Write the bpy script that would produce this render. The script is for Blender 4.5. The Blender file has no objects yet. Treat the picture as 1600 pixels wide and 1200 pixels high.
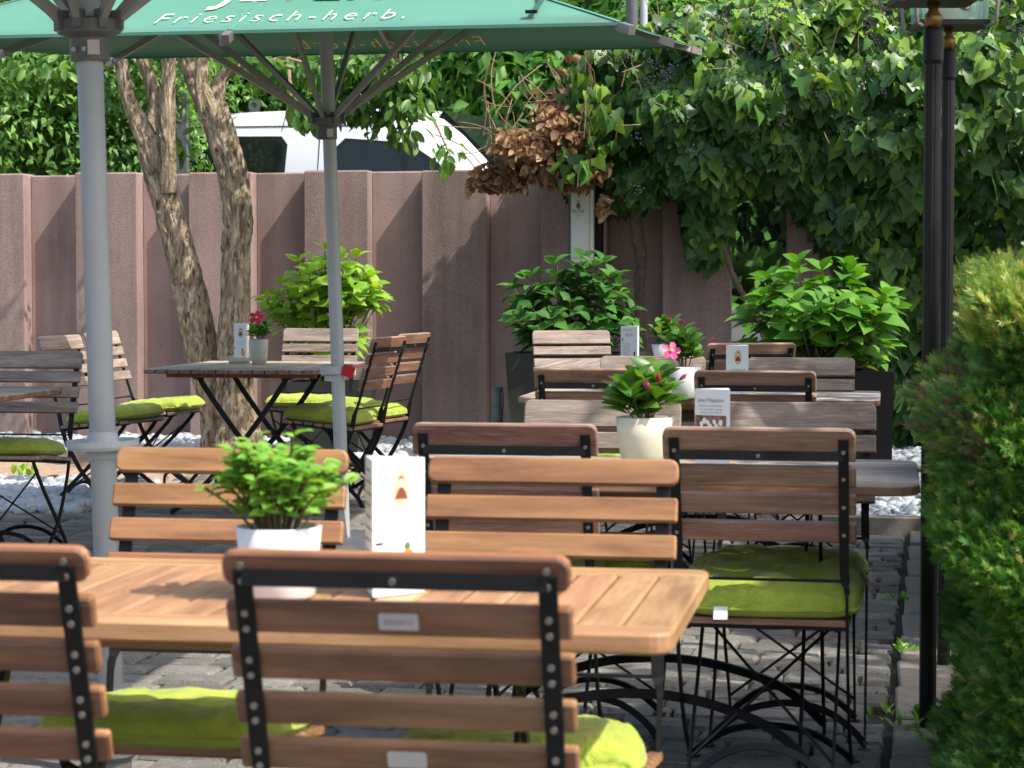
import bpy, bmesh, math, random
import numpy as np
from mathutils import Vector, Matrix, noise
R = math.radians
random.seed(7); rng = np.random.default_rng(7)
sc = bpy.context.scene
col = sc.collection

# ------------------------------------------------------------------ camera, sky, sun, exposure
H = 1.226; FPX = 3555.6; YAW = R(9.34); PITCH = R(2.625)
cam = bpy.data.cameras.new('camera'); cam_o = bpy.data.objects.new('camera', cam); col.objects.link(cam_o)
cam.sensor_width = 36; cam.lens = 80.0; cam.clip_start = .05; cam.clip_end = 500
cam_o.location = (0, 0, H); cam_o.rotation_euler = (R(90) - PITCH, 0, YAW)
cam.dof.use_dof = True; cam.dof.focus_distance = 9.5; cam.dof.aperture_fstop = 10.5
sc.camera = cam_o

SUN_AZ = math.atan2(.93, -.36); SUN_EL = R(52)
world = bpy.data.worlds.new('World'); sc.world = world; world.use_nodes = True
wn = world.node_tree.nodes; wl = world.node_tree.links
sky = wn.new('ShaderNodeTexSky'); sky.sky_type = 'NISHITA'; sky.sun_disc = False
sky.sun_elevation = SUN_EL; sky.sun_rotation = SUN_AZ; sky.air_density = 1.0; sky.dust_density = 3.5; sky.ozone_density = .4
bg = wn['Background']; bg.inputs['Strength'].default_value = .15
wl.new(sky.outputs[0], bg.inputs['Color'])
sun = bpy.data.lights.new('sun', 'SUN'); sun.energy = 3.1; sun.angle = R(.53); sun.color = (1, .95, .87)
sun_o = bpy.data.objects.new('sun', sun); col.objects.link(sun_o)
sd = Vector((math.sin(SUN_AZ) * math.cos(SUN_EL), math.cos(SUN_AZ) * math.cos(SUN_EL), math.sin(SUN_EL)))
sun_o.rotation_euler = sd.to_track_quat('Z', 'Y').to_euler()
sc.view_settings.view_transform = 'Standard'; sc.view_settings.look = 'None'
sc.view_settings.gamma = 1; sc.view_settings.use_curve_mapping = False
sc.view_settings.exposure = 0.92

# ------------------------------------------------------------------ placing helpers
RT = Vector((math.cos(YAW), math.sin(YAW), 0)); FW = Vector((-math.sin(YAW), math.cos(YAW), 0))
def g(x, y):                                   # the terrace rises gently to the back
    d = -math.sin(YAW) * x + math.cos(YAW) * y
    return .012 * min(max(0, d - 8), 8)
def W(px, D, h=0.):                            # ground point seen in column px at forward distance D
    zc = D * math.cos(PITCH) + (H - h) * math.sin(PITCH)
    v = RT * ((px - 800) / FPX * zc) + FW * D
    return v.x, v.y
def hz(py, D):                                 # height seen in row py at forward distance D
    b = math.atan((py - 600) / FPX) + PITCH
    return H - D * math.tan(b)
def P(px, py, D):
    h = hz(py, D); x, y = W(px, D, h); return Vector((x, y, h))

# ------------------------------------------------------------------ materials
def nodes(m): return m.node_tree.nodes, m.node_tree.links
def new_mat(name):
    m = bpy.data.materials.new(name); m.use_nodes = True
    return m, m.node_tree.nodes['Principled BSDF']
def ramp(n, stops):
    r = n.new('ShaderNodeValToRGB'); e = r.color_ramp.elements
    while len(e) < len(stops): e.new(.5)
    for k, (p, c) in enumerate(stops): e[k].position = p; e[k].color = (*c, 1)
    return r
def coords(n, l, scale=(1, 1, 1), rand=True):
    tc = n.new('ShaderNodeTexCoord'); mp = n.new('ShaderNodeMapping'); mp.inputs['Scale'].default_value = scale
    l.new(tc.outputs['Object'], mp.inputs['Vector'])
    if rand:
        oi = n.new('ShaderNodeObjectInfo'); mu = n.new('ShaderNodeMath'); mu.operation = 'MULTIPLY'; mu.inputs[1].default_value = 37
        l.new(oi.outputs['Random'], mu.inputs[0]); l.new(mu.outputs[0], mp.inputs['Location'])
    return mp
def noise_n(n, l, vec, scale, detail=4, rough=.55, dist=0):
    t = n.new('ShaderNodeTexNoise'); t.inputs['Scale'].default_value = scale; t.inputs['Detail'].default_value = detail
    t.inputs['Roughness'].default_value = rough; t.inputs['Distortion'].default_value = dist
    l.new(vec.outputs[0], t.inputs['Vector']); return t
def bump(n, l, b, src, strength, dist=.01):
    bp = n.new('ShaderNodeBump'); bp.inputs['Strength'].default_value = strength; bp.inputs['Distance'].default_value = dist
    l.new(src, bp.inputs['Height']); l.new(bp.outputs[0], b.inputs['Normal'])
def plain(name, c, rough=.5, metal=0, nscale=0, amt=.15, bmp=0, spec=.5):
    m, b = new_mat(name); n, l = nodes(m)
    b.inputs['Base Color'].default_value = (*c, 1); b.inputs['Roughness'].default_value = rough; b.inputs['Metallic'].default_value = metal
    b.inputs['Specular IOR Level'].default_value = spec
    if nscale:
        mp = coords(n, l); t = noise_n(n, l, mp, nscale, 5, .6)
        r = ramp(n, [(.3, tuple(x * (1 - amt) for x in c)), (.7, tuple(min(1, x * (1 + amt)) for x in c))])
        l.new(t.outputs[0], r.inputs[0]); l.new(r.outputs[0], b.inputs['Base Color'])
        if bmp: bump(n, l, b, t.outputs[0], bmp, .004)
    return m
def wood(name, dark, mid, light, rough=.5, streak=0.0, knot=.5, bs=.25):
    m, b = new_mat(name); n, l = nodes(m)
    mp = coords(n, l, (2.2, 34, 34)); t = noise_n(n, l, mp, 1.6, 6, .62, knot)
    mp2 = coords(n, l, (1.2, 9, 9)); t2 = noise_n(n, l, mp2, 1.3, 3, .5, 1.2)
    mp3 = coords(n, l, (14, 260, 260)); t3 = noise_n(n, l, mp3, 1, 3, .7)
    mx = n.new('ShaderNodeMath'); mx.operation = 'ADD'; l.new(t.outputs[0], mx.inputs[0]); l.new(t2.outputs[0], mx.inputs[1])
    h = n.new('ShaderNodeMath'); h.operation = 'MULTIPLY'; h.inputs[1].default_value = .5; l.new(mx.outputs[0], h.inputs[0])
    r = ramp(n, [(.36, dark), (.5, mid), (.64, light)]); l.new(h.outputs[0], r.inputs[0])
    oi = n.new('ShaderNodeObjectInfo'); mr = n.new('ShaderNodeMapRange'); mr.inputs['To Min'].default_value = .84; mr.inputs['To Max'].default_value = 1.14
    l.new(oi.outputs['Random'], mr.inputs[0])
    hs = n.new('ShaderNodeHueSaturation'); l.new(mr.outputs[0], hs.inputs['Value']); l.new(r.outputs[0], hs.inputs['Color'])
    mr2 = n.new('ShaderNodeMapRange'); mr2.inputs['To Min'].default_value = .488; mr2.inputs['To Max'].default_value = .508
    mm = n.new('ShaderNodeMath'); mm.operation = 'MULTIPLY'; mm.inputs[1].default_value = 13.7; fr = n.new('ShaderNodeMath'); fr.operation = 'FRACT'
    l.new(oi.outputs['Random'], mm.inputs[0]); l.new(mm.outputs[0], fr.inputs[0]); l.new(fr.outputs[0], mr2.inputs[0]); l.new(mr2.outputs[0], hs.inputs['Hue'])
    mp4 = coords(n, l, (3.5, 16, 16)); t4 = noise_n(n, l, mp4, 1, 5, .7, .6); r4 = ramp(n, [(.34, (.62, .58, .55)), (.52, (1, 1, 1)), (.75, (1.10, 1.08, 1.04))]); l.new(t4.outputs[0], r4.inputs[0])
    m4 = n.new('ShaderNodeMixRGB'); m4.blend_type = 'MULTIPLY'; m4.inputs[0].default_value = .75; l.new(hs.outputs[0], m4.inputs[1]); l.new(r4.outputs[0], m4.inputs[2])
    mr5 = n.new('ShaderNodeMapRange'); mr5.inputs['To Min'].default_value = rough + .15; mr5.inputs['To Max'].default_value = rough - .1; l.new(t4.outputs[0], mr5.inputs[0])
    out = m4.outputs[0]
    if streak:                                  # bleached scratches and pale weathering
        r3 = ramp(n, [(.52, (0, 0, 0)), (.68, (streak,) * 3)]); l.new(t3.outputs[0], r3.inputs[0])
        mc = n.new('ShaderNodeMixRGB'); mc.inputs[2].default_value = (.52, .46, .40, 1)
        l.new(r3.outputs[0], mc.inputs[0]); l.new(out, mc.inputs[1]); out = mc.outputs[0]
    l.new(out, b.inputs['Base Color']); l.new(mr5.outputs[0], b.inputs['Roughness'])
    ad = n.new('ShaderNodeMath'); ad.operation = 'ADD'; l.new(t3.outputs[0], ad.inputs[0]); l.new(t.outputs[0], ad.inputs[1])
    bump(n, l, b, ad.outputs[0], bs, .002)
    return m
def leafmat(name, dark, mid, light, rough=.42, trans=.3, vein=True, spec=.5):
    m, b = new_mat(name); n, l = nodes(m)
    at = n.new('ShaderNodeAttribute'); at.attribute_name = 'vary'
    oi = n.new('ShaderNodeObjectInfo'); ad = n.new('ShaderNodeMath'); ad.operation = 'ADD'
    l.new(at.outputs['Fac'], ad.inputs[0]); l.new(oi.outputs['Random'], ad.inputs[1])
    fr = n.new('ShaderNodeMath'); fr.operation = 'FRACT'; l.new(ad.outputs[0], fr.inputs[0])
    r = ramp(n, [(0, dark), (.55, mid), (1, light)]); l.new(fr.outputs[0], r.inputs[0])
    mp = coords(n, l, rand=False); t = noise_n(n, l, mp, 35, 3)
    mr = n.new('ShaderNodeMapRange'); mr.inputs['To Min'].default_value = .75; mr.inputs['To Max'].default_value = 1.25; l.new(t.outputs[0], mr.inputs[0])
    hs = n.new('ShaderNodeHueSaturation'); l.new(r.outputs[0], hs.inputs['Color']); l.new(mr.outputs[0], hs.inputs['Value'])
    l.new(hs.outputs[0], b.inputs['Base Color']); b.inputs['Roughness'].default_value = rough; b.inputs['Specular IOR Level'].default_value = spec
    tr = n.new('ShaderNodeBsdfTranslucent'); h2 = n.new('ShaderNodeHueSaturation'); h2.inputs['Value'].default_value = 1.6; h2.inputs['Saturation'].default_value = 1.1
    h2.inputs['Hue'].default_value = .485
    l.new(hs.outputs[0], h2.inputs['Color']); l.new(h2.outputs[0], tr.inputs['Color'])
    mx = n.new('ShaderNodeMixShader'); mx.inputs[0].default_value = trans
    l.new(b.outputs[0], mx.inputs[1]); l.new(tr.outputs[0], mx.inputs[2]); l.new(mx.outputs[0], n['Material Output'].inputs['Surface'])
    return m
M = {}
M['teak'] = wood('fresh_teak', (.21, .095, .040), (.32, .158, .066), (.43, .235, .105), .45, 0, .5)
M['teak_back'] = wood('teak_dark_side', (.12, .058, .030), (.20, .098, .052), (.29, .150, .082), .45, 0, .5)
M['table_teak'] = wood('table_teak', (.29, .155, .072), (.40, .225, .11), (.52, .315, .165), .42, 0, .5)
M['weathered'] = wood('weathered_wood', (.19, .140, .112), (.29, .225, .185), (.41, .335, .285), .7, .55, .4, .5)
M['grey_wood'] = wood('grey_weathered_wood', (.25, .215, .185), (.37, .325, .285), (.50, .45, .405), .75, .5, .4, .5)
M['brown_wood'] = wood('brown_stained_wood', (.17, .080, .050), (.28, .140, .088), (.40, .22, .145), .5, .25, .5)
M['metal'] = plain('black_painted_steel', (.008, .008, .009), .45, 0, 60, .3, spec=.3)
M['screw'] = plain('zinc_screw', (.35, .34, .32), .35, .8)
M['pole'] = plain('grey_powder_coat', (.46, .475, .49), .42, 0, 9, .06)
M['rib'] = plain('rib_aluminium', (.30, .29, .27), .45, 0, 9, .06)
M['hub'] = plain('hub_plastic', (.13, .125, .12), .5, 0, 15, .1)
M['sticker'] = plain('sticker', (.55, .48, .46), .5); M['red'] = plain('red_plastic', (.55, .01, .03), .35)
M['sticker_red'] = plain('sticker_red_print', (.45, .08, .06), .5)
M['white_pot'] = plain('white_glazed_pot', (.72, .72, .74), .3, 0, 12, .04)
M['cream_pot'] = plain('cream_glazed_pot', (.72, .68, .54), .3, 0, 12, .04)
M['grey_pot'] = plain('pale_grey_pot', (.46, .46, .42), .45, 0, 12, .05)
M['soil'] = plain('soil', (.035, .022, .014), .95, 0, 60, .5, .5)
M['paper'] = plain('white_card', (.87, .88, .92), .35)
M['paper2'] = plain('photo_print_brown', (.22, .11, .07), .4, 0, 90, .9)
M['ink'] = plain('grey_ink', (.20, .18, .26), .6); M['ink_d'] = plain('black_ink', (.02, .02, .025), .6)
M['oval'] = plain('oval_beige_print', (.72, .52, .34), .5); M['brownink'] = plain('brown_ink', (.20, .05, .03), .5)
M['orange'] = plain('orange_print', (.85, .28, .03), .4); M['greenink'] = plain('green_ink', (.06, .20, .06), .5)
M['tableprint'] = plain('table_print', (.55, .30, .20), .4, 0, 60, .4); M['skin'] = plain('pale_print', (.75, .60, .48), .5)
M['reserv'] = plain('brass_card', (.50, .46, .33), .4)
M['black_matte'] = plain('black_matte', (.006, .006, .007), .7, spec=.2); M['dark_planter'] = plain('dark_planter', (.030, .033, .028), .6, 0, 8, .3)
M['sign_white'] = plain('sign_white', (.62, .63, .60), .3, 0, 5, .06); M['sign_green'] = plain('sign_green', (.03, .10, .07), .4)
M['gold'] = plain('gold_line', (.50, .33, .08), .4); M['brass'] = plain('aged_brass', (.30, .17, .05), .4, .7, 30, .2)
M['lamp_cyl'] = plain('cream_lamp_tube', (.72, .45, .20), .5); M['lamp_rim'] = plain('lamp_rim_grey', (.30, .27, .25), .35, .6)
M['stem'] = plain('plant_stem', (.10, .085, .03), .7); M['twig'] = plain('pale_twig', (.30, .20, .12), .8)
M['pink'] = plain('pink_petal', (.75, .08, .28), .5); M['crimson'] = plain('crimson_petal', (.50, .008, .07), .5)
M['yellow'] = plain('flower_throat', (.70, .40, .05), .6)
M['tag'] = plain('satin_tag', (.48, .47, .46), .4, .2, 25, .05); M['white_label'] = plain('white_label', (.8, .8, .85), .5)
M['van'] = plain('white_car_paint', (.72, .75, .80), .25); M['seal'] = plain('black_rubber', (.012, .012, .013), .5)
M['steel'] = plain('galvanised_steel', (.13, .135, .14), .5, .3, 12, .2); M['pipe'] = plain('grey_pipe', (.16, .18, .16), .55, .2, 20, .25)
M['red_lens'] = plain('pale_red_lens', (.55, .16, .12), .3)
M['asphalt'] = plain('asphalt', (.06, .06, .06), .9, 0, 50, .3, .3)
M['kerb'] = plain('concrete_kerb', (.23, .20, .165), .85, 0, 30, .25, .4)
M['earth'] = plain('sandy_earth', (.36, .25, .17), .95, 0, 40, .35, .8)
M['joint'] = plain('mossy_joint_soil', (.045, .045, .028), .95, 0, 25, .5, .8)
M['pebble'] = plain('white_marble_pebble', (.42, .455, .475), .6, 0, 14, .18)
M['clay'] = plain('reddish_stone', (.25, .10, .06), .8, 0, 30, .3)
M['berry'] = plain('ivy_berry', (.03, .03, .045), .5)
m, b = new_mat('window_glass'); b.inputs['Base Color'].default_value = (.012, .018, .016, 1); b.inputs['Roughness'].default_value = .06; M['glass'] = m
m, b = new_mat('lantern_glass'); b.inputs['Base Color'].default_value = (.75, .92, .9, 1); b.inputs['Roughness'].default_value = .05
b.inputs['Transmission Weight'].default_value = .85; b.inputs['IOR'].default_value = 1.1; M['lantern_glass'] = m
# lamp post black, glossy
m, b = new_mat('black_gloss_post'); b.inputs['Base Color'].default_value = (.012, .011, .012, 1); b.inputs['Roughness'].default_value = .35; b.inputs['Specular IOR Level'].default_value = .25; M['post'] = m
# cushion cloth
m, b = new_mat('lime_cushion_cloth'); n, l = nodes(m)
mp = coords(n, l); t = noise_n(n, l, mp, 7, 4); r = ramp(n, [(.3, (.28, .37, .025)), (.7, (.42, .51, .045))])
l.new(t.outputs[0], r.inputs[0]); l.new(r.outputs[0], b.inputs['Base Color']); b.inputs['Roughness'].default_value = .65; b.inputs['Sheen Weight'].default_value = .2
t2 = noise_n(n, l, mp, 22, 5, .65, 1.6); bump(n, l, b, t2.outputs[0], .85, .014); M['cushion'] = m
# parasol cloth
m, b = new_mat('green_parasol_cloth'); n, l = nodes(m)
mp = coords(n, l, rand=False); t = noise_n(n, l, mp, 2.2, 4); r = ramp(n, [(.3, (.085, .30, .20)), (.7, (.115, .35, .245))])
l.new(t.outputs[0], r.inputs[0]); l.new(r.outputs[0], b.inputs['Base Color']); b.inputs['Roughness'].default_value = .6; b.inputs['Sheen Weight'].default_value = .15
tr = n.new('ShaderNodeBsdfTranslucent'); tr.inputs['Color'].default_value = (.015, .12, .06, 1)
mx = n.new('ShaderNodeMixShader'); mx.inputs[0].default_value = .22; l.new(b.outputs[0], mx.inputs[1]); l.new(tr.outputs[0], mx.inputs[2])
l.new(mx.outputs[0], n['Material Output'].inputs['Surface'])
mp2 = coords(n, l, (400, 400, 400), False); t2 = noise_n(n, l, mp2, 1, 1); bump(n, l, b, t2.outputs[0], .15, .002); M['cloth'] = m
M['cloth_text'] = plain('cream_cloth_print', (.78, .74, .58), .6); M['text_gold'] = plain('gold_cloth_print', (.85, .58, .12), .6)
# pink exposed-aggregate concrete
m, b = new_mat('pink_concrete'); n, l = nodes(m)
tc = n.new('ShaderNodeTexCoord'); ge = n.new('ShaderNodeNewGeometry')
class V_:                                       # world position as vector source
    outputs = [ge.outputs['Position']]
t = noise_n(n, l, V_, 1.3, 6, .65); r = ramp(n, [(.3, (.25, .172, .155)), (.5, (.32, .222, .202)), (.72, (.38, .27, .245))]); l.new(t.outputs[0], r.inputs[0])
t2 = noise_n(n, l, V_, 160, 3, .7); r2 = ramp(n, [(.35, (.70,) * 3), (.65, (1.2,) * 3)]); l.new(t2.outputs[0], r2.inputs[0])
vo = n.new('ShaderNodeTexVoronoi'); vo.inputs['Scale'].default_value = 22; l.new(ge.outputs['Position'], vo.inputs['Vector'])
r3 = ramp(n, [(.07, (.45,) * 3), (.12, (1,) * 3)]); l.new(vo.outputs['Distance'], r3.inputs[0])
mu = n.new('ShaderNodeMixRGB'); mu.blend_type = 'MULTIPLY'; mu.inputs[0].default_value = 1; l.new(r.outputs[0], mu.inputs[1]); l.new(r2.outputs[0], mu.inputs[2])
mu2 = n.new('ShaderNodeMixRGB'); mu2.blend_type = 'MULTIPLY'; mu2.inputs[0].default_value = .8; l.new(mu.outputs[0], mu2.inputs[1]); l.new(r3.outputs[0], mu2.inputs[2])
# rain streaks: stains stretched down the wall
mps = n.new('ShaderNodeMapping'); mps.inputs['Scale'].default_value = (7, 7, .5); l.new(ge.outputs['Position'], mps.inputs['Vector'])
ts = noise_n(n, l, mps, 1, 5, .6); rs = ramp(n, [(.3, (.62, .66, .64)), (.58, (1.08,) * 3)]); l.new(ts.outputs[0], rs.inputs[0])
mu3 = n.new('ShaderNodeMixRGB'); mu3.blend_type = 'MULTIPLY'; mu3.inputs[0].default_value = .8; l.new(mu2.outputs[0], mu3.inputs[1]); l.new(rs.outputs[0], mu3.inputs[2])
oi = n.new('ShaderNodeObjectInfo'); mr = n.new('ShaderNodeMapRange'); mr.inputs['To Min'].default_value = .84; mr.inputs['To Max'].default_value = 1.10; l.new(oi.outputs['Random'], mr.inputs[0])
hs = n.new('ShaderNodeHueSaturation'); l.new(mr.outputs[0], hs.inputs['Value']); 
tg = noise_n(n, l, V_, .9, 5, .65); rg = ramp(n, [(.50, (0, 0, 0)), (.72, (.55,) * 3)]); l.new(tg.outputs[0], rg.inputs[0])
mg = n.new('ShaderNodeMixRGB'); mg.inputs[2].default_value = (.16, .14, .105, 1); l.new(rg.outputs[0], mg.inputs[0]); l.new(mu3.outputs[0], mg.inputs[1]); l.new(mg.outputs[0], hs.inputs['Color'])
l.new(hs.outputs[0], b.inputs['Base Color']); b.inputs['Roughness'].default_value = .88
ad = n.new('ShaderNodeMath'); ad.operation = 'ADD'; l.new(t2.outputs[0], ad.inputs[0]); l.new(r3.outputs[0], ad.inputs[1]); bump(n, l, b, ad.outputs[0], .6, .006)
M['wall'] = m
# stone pavers
m, b = new_mat('stone_paver'); n, l = nodes(m); ge = n.new('ShaderNodeNewGeometry'); V_.outputs = [ge.outputs['Position']]
at = n.new('ShaderNodeAttribute'); at.attribute_name = 'vary'; oi = n.new('ShaderNodeObjectInfo'); ad = n.new('ShaderNodeMath'); ad.operation = 'ADD'
l.new(at.outputs['Fac'], ad.inputs[0]); l.new(oi.outputs['Random'], ad.inputs[1]); fr = n.new('ShaderNodeMath'); fr.operation = 'FRACT'; l.new(ad.outputs[0], fr.inputs[0])
r = ramp(n, [(0, (.145, .135, .12)), (.5, (.20, .187, .17)), (1, (.26, .245, .225))]); l.new(fr.outputs[0], r.inputs[0])
t = noise_n(n, l, V_, 9, 6, .7); r2 = ramp(n, [(.3, (.65, .68, .60)), (.65, (1.15, 1.12, 1.1))]); l.new(t.outputs[0], r2.inputs[0])
t2 = noise_n(n, l, V_, 130, 3, .7); r3 = ramp(n, [(.35, (.68,) * 3), (.68, (1.3,) * 3)]); l.new(t2.outputs[0], r3.inputs[0])
mu = n.new('ShaderNodeMixRGB'); mu.blend_type = 'MULTIPLY'; mu.inputs[0].default_value = 1; l.new(r.outputs[0], mu.inputs[1]); l.new(r2.outputs[0], mu.inputs[2])
mu2 = n.new('ShaderNodeMixRGB'); mu2.blend_type = 'MULTIPLY'; mu2.inputs[0].default_value = 1; l.new(mu.outputs[0], mu2.inputs[1]); l.new(r3.outputs[0], mu2.inputs[2])
l.new(mu2.outputs[0], b.inputs['Base Color']); b.inputs['Roughness'].default_value = .8
ad = n.new('ShaderNodeMath'); ad.operation = 'ADD'; l.new(t2.outputs[0], ad.inputs[0]); l.new(t.outputs[0], ad.inputs[1]); bump(n, l, b, ad.outputs[0], .7, .008)
M['paver'] = m
# bark
m, b = new_mat('furrowed_bark'); n, l = nodes(m); tc = n.new('ShaderNodeTexCoord'); mp = n.new('ShaderNodeMapping'); mp.inputs['Scale'].default_value = (30, 30, 8)
l.new(tc.outputs['Object'], mp.inputs['Vector']); t = noise_n(n, l, mp, 1, 6, .7, 1.0)
r = ramp(n, [(.36, (.06, .042, .026)), (.46, (.42, .315, .205)), (.62, (.74, .61, .44))]); l.new(t.outputs[0], r.inputs[0])
mp2 = n.new('ShaderNodeMapping'); l.new(tc.outputs['Object'], mp2.inputs['Vector']); t2 = noise_n(n, l, mp2, 7, 5, .7)
r2 = ramp(n, [(.56, (0, 0, 0)), (.68, (.8,) * 3)]); l.new(t2.outputs[0], r2.inputs[0])
mx = n.new('ShaderNodeMixRGB'); mx.inputs[2].default_value = (.12, .11, .02, 1); l.new(r2.outputs[0], mx.inputs[0]); l.new(r.outputs[0], mx.inputs[1])
l.new(mx.outputs[0], b.inputs['Base Color']); b.inputs['Roughness'].default_value = .9; bump(n, l, b, t.outputs[0], 1, .06); M['bark'] = m
M['bark_dark'] = plain('dark_ivy_wood', (.10, .07, .05), .9, 0, 25, .45, .8)
M['leaf_ivy'] = leafmat('ivy_leaf', (.024, .070, .018), (.052, .135, .028), (.10, .215, .042), .38, .16, spec=.35)
M['leaf_ivy_new'] = leafmat('young_ivy_leaf', (.10, .22, .025), (.17, .32, .04), (.28, .43, .07), .45, .3, spec=.3)
M['leaf_dry'] = leafmat('dry_ivy_leaf', (.15, .080, .038), (.33, .195, .095), (.56, .39, .22), .7, .25)
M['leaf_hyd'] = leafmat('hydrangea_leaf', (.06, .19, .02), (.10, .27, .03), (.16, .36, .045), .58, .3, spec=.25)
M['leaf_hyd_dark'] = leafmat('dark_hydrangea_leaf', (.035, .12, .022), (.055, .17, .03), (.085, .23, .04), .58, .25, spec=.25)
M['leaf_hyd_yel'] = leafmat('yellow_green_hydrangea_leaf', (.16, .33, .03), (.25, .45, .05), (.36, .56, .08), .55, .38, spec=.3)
M['leaf_herb'] = leafmat('herb_leaf', (.10, .27, .03), (.18, .40, .05), (.30, .52, .10), .4, .3)
M['leaf_mand'] = leafmat('glossy_oval_leaf', (.05, .16, .022), (.10, .25, .03), (.18, .34, .05), .3, .25)
M['leaf_tree'] = leafmat('ash_leaf', (.04, .12, .02), (.08, .20, .03), (.16, .30, .05), .45, .35)
M['leaf_elder'] = leafmat('elder_leaf', (.07, .17, .03), (.12, .27, .05), (.20, .38, .09), .45, .3)
M['leaf_maple'] = leafmat('maple_leaf', (.05, .16, .03), (.10, .27, .045), (.18, .37, .07), .5, .35)
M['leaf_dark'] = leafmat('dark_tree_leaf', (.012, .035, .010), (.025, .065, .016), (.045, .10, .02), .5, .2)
M['leaf_yew'] = leafmat('yew_needle', (.045, .15, .025), (.09, .245, .04), (.19, .36, .06), .45, .3)
M['leaf_yew_tip'] = leafmat('yew_tip', (.19, .32, .05), (.33, .42, .08), (.50, .48, .17), .5, .35)
M['leaf_brown'] = leafmat('dead_yew', (.09, .065, .025), (.15, .11, .045), (.24, .18, .08), .7, .1)

# ------------------------------------------------------------------ mesh helpers
class MB:
    def __init__(s): s.v = []; s.f = []; s.mi = []
    def add(s, vs, fs, mi=0):
        o = len(s.v); s.v += [tuple(v) for v in vs]; s.f += [tuple(i + o for i in f) for f in fs]; s.mi += [mi] * len(fs)
    def box(s, c, d, rot=None, mi=0):
        hx, hy, hz_ = d[0] / 2, d[1] / 2, d[2] / 2
        vs = [Vector((x * hx, y * hy, z * hz_)) for z in (-1, 1) for y in (-1, 1) for x in (-1, 1)]
        if rot is not None: vs = [rot @ v for v in vs]
        s.add([v + Vector(c) for v in vs], [(0, 2, 3, 1), (4, 5, 7, 6), (0, 1, 5, 4), (2, 6, 7, 3), (0, 4, 6, 2), (1, 3, 7, 5)], mi)
    def sweep(s, pts, S, dims, mi=0):
        pts = [Vector(p) for p in pts]; S = Vector(S); rings = []
        if not isinstance(dims, list): dims = [dims] * len(pts)
        for i, p in enumerate(pts):
            T = (pts[min(i + 1, len(pts) - 1)] - pts[max(i - 1, 0)]).normalized(); S2 = (S - T * S.dot(T)).normalized(); B = T.cross(S2)
            a, b_ = dims[i][0] / 2, dims[i][1] / 2
            rings += [p + S2 * a + B * b_, p - S2 * a + B * b_, p - S2 * a - B * b_, p + S2 * a - B * b_]
        n_ = len(pts); fs = [(4 * i + k, 4 * i + (k + 1) % 4, 4 * i + 4 + (k + 1) % 4, 4 * i + 4 + k) for i in range(n_ - 1) for k in range(4)]
        fs += [(3, 2, 1, 0), tuple(4 * (n_ - 1) + k for k in range(4))]; s.add(rings, fs, mi)
    def tube(s, pts, r, n_=8, mi=0):
        pts = [Vector(p) for p in pts]; rs = r if isinstance(r, list) else [r] * len(pts); vs = []
        ref = Vector((.13, .31, .94))
        for i, p in enumerate(pts):
            T = (pts[min(i + 1, len(pts) - 1)] - pts[max(i - 1, 0)]).normalized()
            if abs(T.dot(ref)) > .95: ref = Vector((.9, .3, .1))
            A = T.cross(ref).normalized(); B = T.cross(A)
            vs += [p + (A * math.cos(2 * math.pi * k / n_) + B * math.sin(2 * math.pi * k / n_)) * rs[i] for k in range(n_)]
        m_ = len(pts); fs = [(n_ * i + k, n_ * i + (k + 1) % n_, n_ * (i + 1) + (k + 1) % n_, n_ * (i + 1) + k) for i in range(m_ - 1) for k in range(n_)]
        fs += [tuple(reversed(range(n_))), tuple(range(n_ * (m_ - 1), n_ * m_))]; s.add(vs, fs, mi)
    def lathe(s, prof, n_=24, c=(0, 0, 0), mi=0, sx=1, sy=1):
        vs = [(c[0] + r * sx * math.cos(2 * math.pi * k / n_), c[1] + r * sy * math.sin(2 * math.pi * k / n_), c[2] + z) for r, z in prof for k in range(n_)]
        m_ = len(prof); fs = [(n_ * i + k, n_ * i + (k + 1) % n_, n_ * (i + 1) + (k + 1) % n_, n_ * (i + 1) + k) for i in range(m_ - 1) for k in range(n_)]
        fs += [tuple(reversed(range(n_))), tuple(range(n_ * (m_ - 1), n_ * m_))]; s.add(vs, fs, mi)
    def prism(s, poly, z0, z1, ch=0, mi=0):     # poly in xy (ccw), chamfered
        n_ = len(poly); c = Vector((sum(p[0] for p in poly) / n_, sum(p[1] for p in poly) / n_))
        def ins(d):
            out = []
            for i in range(n_):
                a, b_, e = Vector(poly[i - 1]), Vector(poly[i]), Vector(poly[(i + 1) % n_])
                t1 = (b_ - a).normalized(); t2 = (e - b_).normalized(); n1 = Vector((-t1.y, t1.x)); n2 = Vector((-t2.y, t2.x)); nn = (n1 + n2).normalized()
                out.append(b_ + nn * d / max(.5, nn.dot(n1)))
            return out
        lv = [(0, z0), (0, z1)] if not ch else [(ch, z0), (0, z0 + ch), (0, z1 - ch), (ch, z1)]
        vs = []
        for d, z in lv: vs += [(p[0], p[1], z) for p in ins(d)]
        fs = [(n_ * i + k, n_ * i + (k + 1) % n_, n_ * (i + 1) + (k + 1) % n_, n_ * (i + 1) + k) for i in range(len(lv) - 1) for k in range(n_)]
        fs += [tuple(reversed(range(n_))), tuple(range(n_ * (len(lv) - 1), n_ * len(lv)))]; s.add(vs, fs, mi)
    def mesh(s, name, mats, smooth=False):
        me = bpy.data.meshes.new(name); me.from_pydata(s.v, [], s.f)
        for m_ in (mats if isinstance(mats, (list, tuple)) else [mats]): me.materials.append(m_)
        if any(s.mi): me.polygons.foreach_set('material_index', s.mi)
        if smooth: me.polygons.foreach_set('use_smooth', [True] * len(s.f))
        me.update(); return me
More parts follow.
